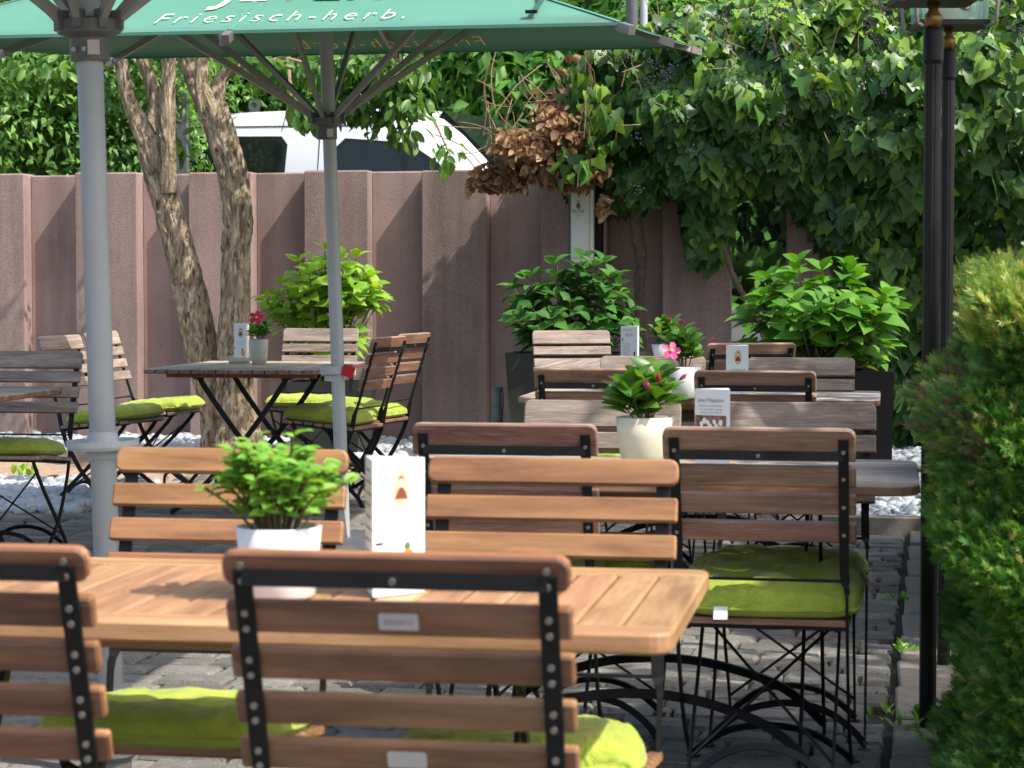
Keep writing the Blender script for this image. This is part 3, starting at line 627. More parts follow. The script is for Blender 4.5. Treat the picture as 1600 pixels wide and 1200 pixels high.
# steel posts with lifting eyes
def eye_post(px, D, py, w, label):
    top = hz(py, D); x, y = W(px, D); t = empty('steel_post', (x, y, .8), label, 'post'); mb = MB(); mb.box((0, 0, (top - .25 - .8) / 2), (w, .06, top - .25 - .8)); mb.build('post', M['steel'], t)
    mb = MB(); r0, r1, n_ = w * .27, w * .5, 20; vs = []; z0 = top - .8 - w * .5; 
    for yy in (-.012, .012):
        vs += [(r0 * math.cos(2 * math.pi * k / n_), yy, z0 + r0 * math.sin(2 * math.pi * k / n_)) for k in range(n_)]
        for k in range(n_):
            a = 2 * math.pi * k / n_; c_, s_ = math.cos(a), math.sin(a); m_ = max(abs(c_), abs(s_)); vs.append((r1 * c_ / m_, yy, z0 + r1 * s_ / m_))
    fs = []
    for k in range(n_):
        j = (k + 1) % n_; fs += [(k, j, n_ + j, n_ + k), (2 * n_ + k, 3 * n_ + k, 3 * n_ + j, 2 * n_ + j), (n_ + k, n_ + j, 3 * n_ + j, 3 * n_ + k), (k, 2 * n_ + k, 2 * n_ + j, j)]
    mb.add(vs, fs); mb.box((0, 0, z0 - w * .5 - (.25 - w) / 2), (w, .024, max(.01, .25 - w))); mb.build('eye_plate', M['steel'], t)
eye_post(287, 18.6, 145, .098, 'grey steel post with round lifting eye between the tree trunks')
eye_post(400, 22.2, 156, .105, 'small grey steel eye rising above the white van roof')
x, y = W(986, 20); t = empty('street_lamp_pole', (x, y, .8), 'grey steel pole rising behind the ivy above the parasol corner', 'pole')
mb = MB(); mb.tube([(0, 0, 0), (0, 0, 6)], .055, 14); mb.build('pole', M['steel'], t, smooth=True)
mb = MB(); mb.tube([(.10, .02, 0), (.10, .02, 6)], .035, 12); mb.build('conduit', M['pole'], t, smooth=True)

# ================================================================== TREE AT THE TABLE
def tp(px, py, D, w): v = P(px, py, D); return (v.x, v.y, v.z, w * .44 / FPX * D)
base = Vector((*W(352, 14.1), g(*W(352, 14.1))))
tree = empty('old_tree', base, 'old two stemmed tree with furrowed mossy bark standing against the pink wall', 'tree')
def tlocal(path): return [(p[0] - base.x, p[1] - base.y, p[2] - base.z, p[3]) for p in path]
stems = [
 [tp(345, 712, 14.1, 78), tp(340, 640, 14.1, 66), tp(318, 560, 14.1, 62), tp(302, 480, 14.1, 60), tp(283, 400, 14.1, 56), tp(262, 320, 14.1, 54), tp(244, 255, 14.1, 56), tp(232, 215, 14.1, 46)],
 [tp(237, 232, 14.1, 46), tp(216, 190, 14.1, 34), tp(200, 150, 14.1, 26), tp(190, 100, 14.1, 24), tp(184, 40, 14.1, 22)],
 [tp(232, 225, 14.15, 40), tp(242, 180, 14.2, 32), tp(240, 140, 14.2, 26), tp(222, 90, 14.2, 24), tp(214, 30, 14.2, 20)],
 [tp(262, 300, 14.05, 34), tp(263, 240, 14.0, 28), tp(262, 170, 14.0, 27), tp(264, 95, 14.0, 26), tp(270, 20, 14.0, 24)],
 [tp(372, 712, 14.0, 96), tp(368, 640, 14.0, 76), tp(366, 560, 14.0, 64), tp(368, 480, 14.0, 56), tp(368, 400, 14.0, 54), tp(372, 340, 14.0, 54), tp(362, 270, 14.0, 54), tp(346, 215, 14.0, 54), tp(332, 165, 14.0, 52)],
 [tp(330, 185, 14.0, 44), tp(316, 140, 14.0, 28), tp(316, 90, 14.0, 24), tp(322, 20, 14.0, 22)],
 [tp(338, 175, 14.05, 36), tp(342, 130, 14.1, 24), tp(366, 108, 14.1, 20), tp(405, 104, 14.0, 20), tp(450, 92, 13.9, 16)],
 [tp(322, 165, 14.2, 36), tp(300, 120, 14.3, 30), tp(286, 70, 14.3, 26), tp(280, 10, 14.3, 22)]]
for k, s_ in enumerate(stems):
    o = trunk_mesh(tlocal(s_), 56, .085, 22).build('trunk' if k in (0, 4) else 'limb', M['bark'], tree, smooth=True)
def blob_px(cs):
    P_, N_ = [], []
    for k, (px, py, D, rx, rz, ry, n_) in enumerate(cs):
        c = P(px, py, D); p_, nn = blob(c, (rx / FPX * D, ry, rz / FPX * D), n_, .6, 7, .5, 40 + k); P_.append(p_); N_.append(nn)
    return np.concatenate(P_), np.concatenate(N_)
pos, nr = blob_px([(590, 95, 13.4, 130, 55, .5, 1000), (560, 165, 13.4, 60, 35, .3, 150), (630, 160, 13.3, 60, 45, .3, 190), (690, 225, 13.3, 24, 34, .12, 26), (485, 180, 13.3, 45, 42, .3, 130), (610, 205, 13.3, 60, 20, .2, 40),
    (400, 95, 13.6, 60, 16, .4, 70), (100, 105, 13.9, 100, 30, .4, 250), (270, 230, 14.2, 30, 30, .15, 40), (500, 110, 13.8, 110, 40, .4, 300),
    (430, -60, 14.2, 300, 100, .7, 700), (150, -60, 14.2, 260, 100, .7, 500), (750, -10, 13.6, 120, 60, .7, 500)])
n_ = len(pos); d = unit(rand_dirs(n_) * .7 + nr * .4 - UP * .75); nn = unit(nr * .5 + UP * .6 + rand_dirs(n_) * .6 + CAMV * .3)
cloud('crown', T_OVAL, pos - np.array(base), d, nn, .085 * (.6 + .7 * rng.random(n_)), M['leaf_tree'], tree)
mb = MB()
for (a, b_, c_) in [((450, 92), (520, 110), (610, 150)), ((520, 110), (560, 170), (590, 215)), ((610, 150), (680, 190), (712, 262)), ((450, 92), (455, 150), (440, 205))]:
    mb.tube([P(*a, 13.6) - base, P(*b_, 13.4) - base, P(*c_, 13.3) - base], [.012, .008, .003], 5)
o = mb.build('twigs', M['twig'], tree); o['kind'] = 'stuff'

# ================================================================== CLIMBING IVY
iv_base = Vector((*W(1000, 14.6), 0.06))
ivy = empty('ivy', iv_base, 'large glossy green ivy mass spilling over the right half of the wall', 'ivy')
top_px = [(880, 150), (940, 60), (1010, 40), (1060, 10), (1200, -10), (1350, -30), (1620, -40)]
bot_px = [(880, 285), (915, 305), (940, 318), (1000, 318), (1035, 290), (1074, 286), (1086, 395), (1112, 412), (1132, 396), (1145, 280), (1235, 295), (1300, 380), (1360, 470), (1390, 700), (1450, 715), (1620, 715)]
def interp(tb, x): return np.interp(x, [p[0] for p in tb], [p[1] for p in tb])
def ivy_pts(N, sd):
    q = np.random.default_rng(sd); px = q.uniform(895, 1640, N); t = q.random(N) ** .9; tp_ = interp(top_px, px); bt = interp(bot_px, px)
    py = tp_ + (bt - tp_) * t
    # depth: bulging forward in the upper half, tucked back to the wall below
    tt = np.clip((py + 30) / 430, 0, 1.6); bulge = .95 * np.exp(-((tt - .42) / .42) ** 2) * np.clip((px - 860) / 200, .35, 1)
    lump = .16 * np.sin(px * .021 + py * .013) + .13 * np.sin(px * .043 - py * .037 + 1.3) + .10 * np.sin(py * .06 + px * .01)
    D = 14.85 - (YAW * 0) - bulge - lump * .7 - .00052 * (px - 885) * 1.1 + q.random(N) ** 2 * .42
    pts = np.array([P(a, b_, c)[:] for a, b_, c in zip(px, py, D)])
    pts[:, 1] = np.minimum(pts[:, 1], YWALL - .16 - .05 * q.random(N))
    top = np.clip((-tt + .35) / .35, 0, 1)
    nr = unit(CAMV * .8 + UP[None] * (.45 + 1.1 * top[:, None]) + q.normal(size=(N, 3)) * .52)
    return pts, nr, top, tt
N = 10500; pos, nr, top, tt = ivy_pts(N, 3)
d = unit(rand_dirs(N) * .45 - UP * (1.0 - .7 * top[:, None]) + CAMV * .25 + np.array(RT) * rng.normal(size=(N, 1)) * .55)
size = (.058 + .085 * rng.random(N) ** 1.3) * (1 - .10 * top)
half = rng.random(N) < .65; young = (rng.random(N) < .12 + .6 * top)
leaves(ivy, T_IVY, (pos - np.array(iv_base))[half & ~young], d[half & ~young], nr[half & ~young], size[half & ~young], M['leaf_ivy'], 180)
leaves(ivy, T_IVY2, (pos - np.array(iv_base))[~half & ~young], d[~half & ~young], nr[~half & ~young], size[~half & ~young] * 1.05, M['leaf_ivy'], 70)
leaves(ivy, T_IVY, (pos - np.array(iv_base))[young], d[young], nr[young], size[young] * .85, M['leaf_ivy_new'], 50, stuff_name='young_foliage')
# inner mat of leaves, their dark colour painting in the shade
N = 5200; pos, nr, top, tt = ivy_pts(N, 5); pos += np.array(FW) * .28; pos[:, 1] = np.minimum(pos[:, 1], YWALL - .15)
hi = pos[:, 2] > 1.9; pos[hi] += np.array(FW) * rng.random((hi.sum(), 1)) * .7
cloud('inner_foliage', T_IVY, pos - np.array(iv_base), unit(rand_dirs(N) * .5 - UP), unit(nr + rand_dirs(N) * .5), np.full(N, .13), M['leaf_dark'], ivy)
mb = MB()                                        # ivy wood and flowering shoots
for _ in range(90):
    px = random.uniform(900, 1600); py = interp(top_px, px) + random.uniform(5, 190) * random.random(); a = P(px, py, 13.6); h_ = random.uniform(.10, .26)
    b_ = a + Vector((random.uniform(-.06, .06), random.uniform(-.1, .0), h_ * .6)); c_ = b_ + Vector((random.uniform(-.07, .07), -.02, h_ * .4)); mb.tube([a - iv_base, b_ - iv_base, c_ - iv_base], [.003, .0025, .0015], 4)
for _ in range(26):
    px = random.uniform(960, 1600); py = random.uniform(60, 240); a = P(px, py, 13.75); mb.tube([a - iv_base, a + Vector((random.uniform(-.12, .12), -.1, random.uniform(-.08, .1))) - iv_base], [.004, .002], 4)
o = mb.build('shoots', M['twig'], ivy); o['kind'] = 'stuff'
mb = bmesh.new(); 
for _ in range(75):
    px = random.uniform(930, 1600); py = interp(top_px, px) + 20 + random.uniform(0, 260) * random.random(); c = P(px, py, 13.45) - iv_base
    for _k in range(random.randint(6, 12)):
        bmesh.ops.create_icosphere(mb, subdivisions=1, radius=.0065, matrix=Matrix.Translation(c + Vector((random.gauss(0, .022), random.gauss(0, .02), random.gauss(0, .02)))))
me = bpy.data.meshes.new('berries'); mb.to_mesh(me); mb.free(); me.materials.append(M['berry']); o = obj('berries', me, ivy); o['kind'] = 'stuff'
iv_tr = [tp(1003, 560, 14.7, 17), tp(1000, 470, 14.7, 19), tp(1001, 400, 14.65, 22), tp(994, 345, 14.6, 20), tp(1005, 290, 14.5, 16)]
trunk_mesh([(p[0] - iv_base.x, p[1] - iv_base.y, p[2] - iv_base.z, p[3]) for p in iv_tr], 16, .2).build('stem', M['bark_dark'], ivy, smooth=True)
trunk_mesh([(p[0] - iv_base.x, p[1] - iv_base.y, p[2] - iv_base.z, p[3]) for p in [tp(1215, 600, 14.3, 12), tp(1185, 500, 14.3, 14), tp(1150, 440, 14.3, 12), tp(1130, 380, 14.3, 10)]], 8, .2).build('stem', M['bark_dark'], ivy, smooth=True)
# dead, brown part of the ivy
dr_base = Vector((*W(840, 14.5), 1.9)); dry = empty('dried_ivy', dr_base, 'withered brown ivy with bare twigs hanging over the wall top beside the van', 'ivy')
cs = [(790, 270, 14.5, 65, 38, .2, 520), (850, 250, 14.4, 80, 58, .3, 1100), (875, 205, 14.4, 62, 52, .3, 620), (800, 235, 14.5, 45, 30, .2, 200), (870, 165, 14.6, 45, 40, .2, 60), (880, 272, 14.3, 60, 26, .15, 300), (944, 318, 14.3, 12, 34, .06, 34), (895, 115, 14.6, 25, 35, .1, 14), (762, 282, 14.55, 34, 18, .1, 90), (935, 260, 14.2, 25, 40, .1, 50)]
pos, nr = blob_px(cs); N = len(pos); leaves(dry, T_DRY, pos - np.array(dr_base), unit(rand_dirs(N) * .8 - UP * .6), unit(rand_dirs(N) + CAMV * .4), .050 * (.5 + 1.0 * rng.random(N)), M['leaf_dry'], 150, stuff_name='dried_foliage')
mb = MB()
for _ in range(65):
    px = random.uniform(745, 940); py = random.uniform(150, 290); a = P(px, py, 14.5); l_ = random.uniform(.15, .5); dr_ = Vector((random.gauss(-.3, .6), random.gauss(0, .3), random.uniform(-.1, 1))).normalized()
    m_ = a + dr_ * l_ * .5; e_ = m_ + (dr_ + Vector((random.gauss(0, .4), 0, random.gauss(0, .4)))).normalized() * l_ * .5; mb.tube(smooth_path([a - dr_base, m_ - dr_base, e_ - dr_base], 3), .0035, 4)
for (px, py) in [(905, 90), (915, 70), (1040, 20), (1030, -10), (930, 60), (895, 110)]:
    mb.tube([P(px + 4, py + 120, 14.4) - dr_base, P(px, py + 40, 14.4) - dr_base, P(px + random.uniform(-8, 8), py, 14.4) - dr_base], [.005, .004, .002], 4)
o = mb.build('twigs', M['twig'], dry); o['kind'] = 'stuff'
pos, nr = blob_px([(900, 235, 14.2, 55, 60, .2, 60), (945, 190, 14.3, 50, 80, .3, 130), (905, 130, 14.5, 40, 40, .3, 40)]); N = len(pos)
cloud('green_foliage', T_IVY, pos - np.array(dr_base), unit(rand_dirs(N) * .5 - UP), unit(CAMV * .7 + UP * .5 + rand_dirs(N) * .8), .06 + .05 * rng.random(N), [M['leaf_ivy'], M['leaf_ivy_new']], dry, (rng.random(N) < .35).astype(int))

# ================================================================== BUSHES IN PLANTERS
def hydrangea(px, D, py0, py1, wpx, planter, pmat, mat, label, plabel, seed, ntips=62, ls=.140, pl=None):
    q = random.Random(seed); x, y = W(px, D); z = g(x, y); top = hz(py0, D); bot = hz(py1, D); t = empty('hydrangea', (x, y, z), label, 'bush')
    rx = wpx / 2 / FPX * D; rzz = (top - bot) / 2; cz = (top + bot) / 2 - z; pos, d, nn, ss = [], [], [], []; mb = MB(); ph = planter[2]
    for k in range(ntips):
        while True:
            v = Vector((q.uniform(-1, 1), q.uniform(-1, 1), q.uniform(-.9, 1)))
            if .35 < v.length < 1: break
        tip = Vector((v.x * rx, v.y * rx * .75, cz + v.z * rzz)); out = Vector((v.x, v.y * .8, .5 + max(0, v.z))).normalized()
        root = Vector((q.uniform(-.08, .08), q.uniform(-.08, .08), ph - .02)); mb.tube(smooth_path([root, root.lerp(tip, .55) + Vector((0, 0, -.04)), tip], 3), [.006] * 3 + [.004] * 4, 4)
        for lv in range(3):
            c = tip - out * (.055 * lv); a0 = q.uniform(0, math.pi)
            for j in range(2 if lv else 3):
                a = a0 + lv * 1.57 + j * (math.pi if lv else 2.09); side = Vector((math.cos(a), math.sin(a), 0)); dd = (side * (.9 if lv else .6) + out * (.25 if lv else .7) + Vector((0, 0, -.05 * lv + q.uniform(-.15, .15)))).normalized()
                nrm = (out + Vector((0, 0, .8)) + Vector((q.gauss(0, .2), q.gauss(-.25, .2), 0))).normalized(); pos.append(c + dd * .012); d.append(dd); nn.append(nrm)
                ss.append(ls * ((.55 + .2 * q.random()) if lv == 0 else (.85 + .35 * q.random())))
    o = mb.build('stems', M['stem'], t); o['kind'] = 'stuff'
    leaves(t, T_OVATE, np.array(pos), np.array(d), np.array(nn), np.array(ss), mat, 290)
    w, dp, h_ = planter[0], planter[1], planter[2]; pt = empty('planter', (x + planter[3], y, z), plabel, 'planter')
    mb = MB(); tp_ = planter[4]
    vs = []; prf = [(tp_, 0), (1, h_), (.9, h_), (.88, h_ - .05)]
    for s_, zz in prf: vs += [(s_ * a * w / 2, s_ * b_ * dp / 2, zz) for a, b_ in ((-1, -1), (1, -1), (1, 1), (-1, 1))]
    fs = [(4 * i + k, 4 * i + (k + 1) % 4, 4 * i + 4 + (k + 1) % 4, 4 * i + 4 + k) for i in range(3) for k in range(4)] + [(3, 2, 1, 0)]
    mb.add(vs, fs); mb.build('tub', pmat, pt); mb = MB(); mb.box((0, 0, h_ - .06), (w * .87, dp * .87, .02)); mb.build('soil', M['soil'], pt)
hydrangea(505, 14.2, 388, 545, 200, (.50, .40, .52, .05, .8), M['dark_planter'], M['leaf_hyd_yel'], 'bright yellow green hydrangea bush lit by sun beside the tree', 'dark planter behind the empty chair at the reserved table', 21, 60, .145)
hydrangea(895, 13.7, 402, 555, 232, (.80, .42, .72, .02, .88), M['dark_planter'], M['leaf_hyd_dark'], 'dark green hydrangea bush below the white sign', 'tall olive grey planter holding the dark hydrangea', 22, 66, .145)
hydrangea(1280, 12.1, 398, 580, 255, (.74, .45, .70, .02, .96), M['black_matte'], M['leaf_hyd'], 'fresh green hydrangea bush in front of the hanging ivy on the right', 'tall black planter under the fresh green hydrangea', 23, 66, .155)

# ================================================================== SIGN, PIPE
t = empty('wall_sign', (*W(911, 14.55), hz(411, 14.55)), 'white upright beer sign box with green edge on the wall under the dried ivy', 'sign', R(-3))
mb = MB(); mb.prism(rrect(.150, .13, .012, 2), 0, .50, .004); mb.build('box', M['sign_white'], t, smooth=False)
mb = MB(); mb.box((-.080, 0, .25), (.012, .135, .52)); mb.box((0, .0, -.006), (.155, .135, .010)); mb.build('edge', M['sign_green'], t)
mb = MB(); mb.box((.097, .03, .25), (.038, .10, .50)); mb.build('side', M['black_matte'], t)
mb = MB(); mb.box((.052, -.0665, .25), (.004, .002, .47)); mb.box((-.01, -.0665, .03), (.12, .002, .004)); mb.build('gold_line', M['gold'], t)
text('VELTINS', .080, .024, M['ink_d'], t, (-.022, -.0668, .318), (R(90), 0, 0))
text('Pilsener', .046, .010, M['ink'], t, (-.020, -.0668, .299), (R(90), 0, 0), shear=.3)
text('seit 1824', .028, .006, M['ink'], t, (-.020, -.0668, .286), (R(90), 0, 0))
mb = MB(); mb.lathe([(.001, 0), (.014, .0), (.014, .001), (.001, .001)], 16, sy=1.4); em = mb.build('emblem', M['greenink'], t, (-.020, -.0668, .362), (R(90), 0, 0))
mb = MB(); mb.lathe([(.001, 0), (.011, .0), (.011, .001), (.001, .001)], 16, sy=1.0); mb.build('emblem_shield', M['brownink'], em, (0, .004, .001))
mb = MB(); mb.add([(-.010, .022, 0), (.010, .022, 0), (.012, .036, 0), (.005, .028, 0), (0, .038, 0), (-.005, .028, 0), (-.012, .036, 0)], [(0, 1, 3), (1, 2, 3), (0, 3, 5), (3, 4, 5), (0, 5, 6)]); mb.build('emblem_crown', M['gold'], em, (0, 0, .001))
x, y = W(777, 13.9); t = empty('pipe_stub', (x, y, g(x, y)), 'short grey pipe standing at the foot of the wall', 'pipe')
mb = MB(); mb.lathe([(.036, 0), (.036, .50), (.028, .50), (.028, .40)], 16); mb.build('pipe', M['pipe'], t, smooth=True); mb = MB(); mb.box((.036, -.01, .42), (.012, .03, .10)); mb.build('bracket', M['steel'], t)

# ================================================================== CHAIRS
def slat_mesh(L, h_, t_, r_, corners=(1, 1, 1, 1), front=0, back=1, mats=None, name='slat'):
    mb = MB(); mb.prism(rrect(L, h_, r_, 3, corners), -t_ / 2, t_ / 2, .0035)     # xy outline, z thickness
    vs = [(x, -z, y) for x, y, z in mb.v]                                          # stand it up: z -> -y (top of prism faces -y = back)
    m2 = MB(); m2.add(vs, mb.f); me = m2.mesh(name, mats)
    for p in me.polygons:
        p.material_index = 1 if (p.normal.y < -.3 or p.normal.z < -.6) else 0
    return me
def chair_proto(name, new, label):
    t = empty(name, (0, 0, 0), label, 'chair')
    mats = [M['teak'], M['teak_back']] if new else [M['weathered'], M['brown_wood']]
    top, bk0 = Vector((0, -.335, .877)), Vector((0, -.205, .47)); ax = (top - bk0).normalized(); tilt = -math.atan2(ax.y, ax.z); off = Vector((0, math.cos(tilt) * .014, math.sin(-tilt) * -.014))
    def on(s_, o_=0): return bk0 + ax * s_ + Vector((0, ax.z, -ax.y)) * o_       # point along the back, o_ towards the sitter
    L = (top - bk0).length
    if new:
        sl = [(L - .024, .048, .010, (1, 1, 1, 1))] + [(L - .024 - .0665 * k - .001, .0435, .005, (1, 1, 1, 1)) for k in (1, 2, 3, 4)]
    else:
        sl = [(L - .040, .080, .020, (1, 1, .004, .004))] + [(L - .119 - .071 * k, .0505, .004, (1, 1, 1, 1)) for k in (0, 1, 2)]
    for k, (s_, h_, r_, cr) in enumerate(sl):
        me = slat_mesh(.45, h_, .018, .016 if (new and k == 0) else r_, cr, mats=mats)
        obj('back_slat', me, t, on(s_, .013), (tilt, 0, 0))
    for sx in (-1, 1):
        X = sx * .197; X2 = sx * .203
        path = [(X, *on(L - .022)[1:]), (X, *on(L * .55)[1:]), (X, *on(L * .16)[1:]), (X2, *on(L * .05)[1:]), (X2, *on(0)[1:]), (X2, -.188, .39), (X2, -.145, .29), (X2, -.055, .15), (X2, .08, .04), (X2, .16, 0.004)]
        dims = [(.024, .006)] * 2 + [(.022, .007), (.011, .016)] + [(.007, .022)] * 6
        pth = smooth_path(path, 3); dm = [dims[min(len(dims) - 1, round(i / 3))] for i in range(len(pth))]
        mb = MB(); mb.sweep(pth, (1, 0, 0), dm); u = mb.build('upright', M['metal'], t)
        ms = MB()
        for (s_, h_, r_, cr) in sl:
            for dz in ((-.011, .011) if new else (0,)):
                c = on(s_ + dz - (.012 if (not new and h_ > .07) else 0), -.0045); ms.tube([c + Vector((X, 0, 0)), on(s_ + dz - (.012 if (not new and h_ > .07) else 0), -.0075) + Vector((X, 0, 0))], .0048, 8)
        o = ms.build('screws', M['screw'], u); o['kind'] = 'stuff'
        X3 = sx * .172
        pl = smooth_path([(X3, .165, .435), (X3, .13, .385), (X3, .02, .27), (X3, -.13, .13), (X3, -.215, .045), (X3, -.235, .004)], 3); mb = MB(); mb.sweep(pl, (1, 0, 0), (.007, .020)); mb.build('leg', M['metal'], t)
        mb = MB(); mb.sweep([(sx * .18, -.19, .392), (sx * .18, .19, .432)], (1, 0, 0), (.016, .012)); mb.build('seat_rail', M['metal'], t)
        for (fx, fy) in ((X2, .17), (X3, -.24)):
            mb = MB(); mb.lathe([(.019, 0), (.019, .005), (.006, .008)], 12, (fx, fy, 0)); mb.build('foot', M['metal'], t)
    mb = MB(); zc = L - .062 if not new else L - .030; mb.sweep([on(zc, -.005) + Vector((-.197, 0, 0)), on(zc, -.005) + Vector((.197, 0, 0))], (0, -ax.y * 0 + ax.z * 0 + 1, 0), (.005, .022)); bar = mb.build('back_bar', M['metal'], t)
    mb = MB(); mb.tube([on(zc, -.007), on(zc, -.0105)], .0048, 8); mb.build('screw', M['screw'], bar)
    mb = MB()
    mb.tube([on(.045) + Vector((-.2, 0, 0)), on(.045) + Vector((.2, 0, 0))], .004, 6); mb.tube([(-.2, -.195, .396), (.2, -.195, .396)], .006, 6)
    for yz in ((.165, .435),): mb.tube([(-.17, *yz), (.17, *yz)], .006, 6)
    o = mb.build('crossbars', M['metal'], t); o['kind'] = 'stuff'
    mb = MB()
    mb.tube([(-.172, .12, .375), (.172, -.19, .07)], .0042, 6); mb.tube([(.172, .115, .372), (-.172, -.185, .072)], .0042, 6)
    mb.build('brace', M['metal'], t)
    mb = MB()
    a1 = smooth_path([(-.203, .145, .012), (-.17, .115, .045), (-.10, .09, .088), (0, .08, .105), (.10, .09, .088), (.17, .115, .045), (.203, .145, .012)], 3)
    mb.sweep(a1, (0, 1, .6), (.006, .018)); mb.build('arch', M['metal'], t); mb = MB()
    a2 = smooth_path([(-.172, -.225, .014), (-.14, -.20, .05), (-.08, -.19, .09), (0, -.185, .105), (.08, -.19, .09), (.14, -.20, .05), (.172, -.225, .014)], 3)
    mb.sweep(a2, (0, 1, -.6), (.006, .018)); mb.build('arch', M['metal'], t)
    ssl = slat_mesh(.42, .050, .018, .008, mats=[mats[0], mats[1]], name='seat_slat')
    for k in range(7):
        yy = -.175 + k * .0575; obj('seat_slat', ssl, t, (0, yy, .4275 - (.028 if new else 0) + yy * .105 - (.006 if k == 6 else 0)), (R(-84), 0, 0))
    if new:                                     # maker's plates on the back
        for s_, ox in ((sl[1][0], .002), (sl[4][0], .0)):
            mb = MB(); mb.prism(rrect(.052, .023, .003, 2), 0, .0015); pl_ = mb.build('name_plate', M['tag'], t, on(s_, .0035) + Vector((ox, 0, 0)), (R(90) + tilt, 0, 0))
            if s_ > .3: text('BARANO O', .036, .008, M['ink'], pl_, (0, -.004, .0018), (0, 0, 0))
    return t, Vector((0, top.y, 0))
oldc, top_off = chair_proto('garden_chair', False, 'x'); newc, _ = chair_proto('garden_chair', True, 'x')
plate_names = []
index_children()
used = {}
chairs = {}
def chair(key, kind, px, D, rz, label, group):
    proto = newc if kind == 'n' else oldc
    c = proto if kind not in used else copy_tree(proto); used[kind] = 1
    x, y = W(px, D, .88); o_ = Matrix.Rotation(rz, 3, 'Z') @ top_off; x -= o_.x; y -= o_.y
    c.location = (x, y, g(x, y)); c.rotation_euler = (0, 0, rz); c['label'] = label; c['group'] = group; chairs[key] = c; return c
GA = 'chairs around the fresh teak table'; GB = 'chairs around the weathered table with the cream pot'; GC = 'chairs around the farther weathered table'; GD = 'chairs at the slatted table below the dark hydrangea'; GE = 'chairs around the reserved table'
chair('A1', 'n', 612, 2.85, 0, 'fresh teak chair seen from behind, nearest the camera in the middle, with two metal plates', GA)
chair('A2', 'n', -128, 2.95, R(1), 'fresh teak chair seen from behind, cut by the left edge of the photo', GA)
chair('F1', 'n', 865, 4.14, R(180), 'fresh teak chair facing us behind the teak table, right of the white menu card', GA)
chair('F2', 'n', 365, 4.38, R(180), 'fresh teak chair facing us behind the potted herb', GA)
for k_ in ('F1', 'F2'): chairs[k_].scale = (1.022,) * 3
chair('B1', 'o', 786, 5.44, R(1), 'brown wooden chair seen from behind, left of the cream pot', GB)
chair('B2', 'o', 1184, 5.28, R(-1.5), 'brown wooden chair from behind with green cushion, in front of the photo card', GB)
chair('G1', 'o', 943, 6.50, R(180), 'grey weathered chair facing us directly behind the cream pot', GB)
chair('G2', 'o', 1243, 6.40, R(180), 'grey weathered chair facing us behind the menu card with the photograph', GB)
chair('C1', 'o', 926, 8.55, R(0), 'brown wooden chair from behind, beyond the cream pot and left of the pink flower', GC)
chair('C2', 'o', 1179, 8.38, R(-1), 'brown wooden chair from behind, just above the photo menu card', GC)
chair('H1', 'o', 1021, 9.75, R(180), 'pale weathered chair facing us behind the pink flowering pot', GC)
chair('H2', 'o', 1252, 9.62, R(180), 'pale scratched chair facing us in front of the black planter', GC)
chair('I1', 'o', 891, 12.95, R(200), 'sun bleached chair turned slightly, facing us in front of the tall olive planter', GD)
chair('D1', 'o', 1176, 10.95, R(22), 'brown chair from behind, turned left, partly behind the oval portrait menu card', GD)
chair('E1', 'o', 503, 13.3, R(180), 'sunlit empty chair facing us at the back end of the reserved table', GE)
chair('E2', 'o', 613, 11.85, R(80), 'nearer of the two chairs seen edge on at the right of the reserved table', GE)
chair('E3', 'o', 652, 12.35, R(80), 'farther of the two chairs seen edge on at the right of the reserved table', GE)
chair('E4', 'o', 88, 12.1, R(-99), 'grey chair leaning left of the reserved table, behind the front chair', GE)
chair('E5', 'o', 154, 12.7, R(-93), 'grey chair half hidden by the near parasol pole, left of the reserved table', GE)
chair('K1', 'o', 57, 10.25, R(180), 'weathered chair with sunlit cushion facing us at the left edge of the photo', 'chairs at the left edge table')
# the plates only show on the middle chair; others of the kind have them too

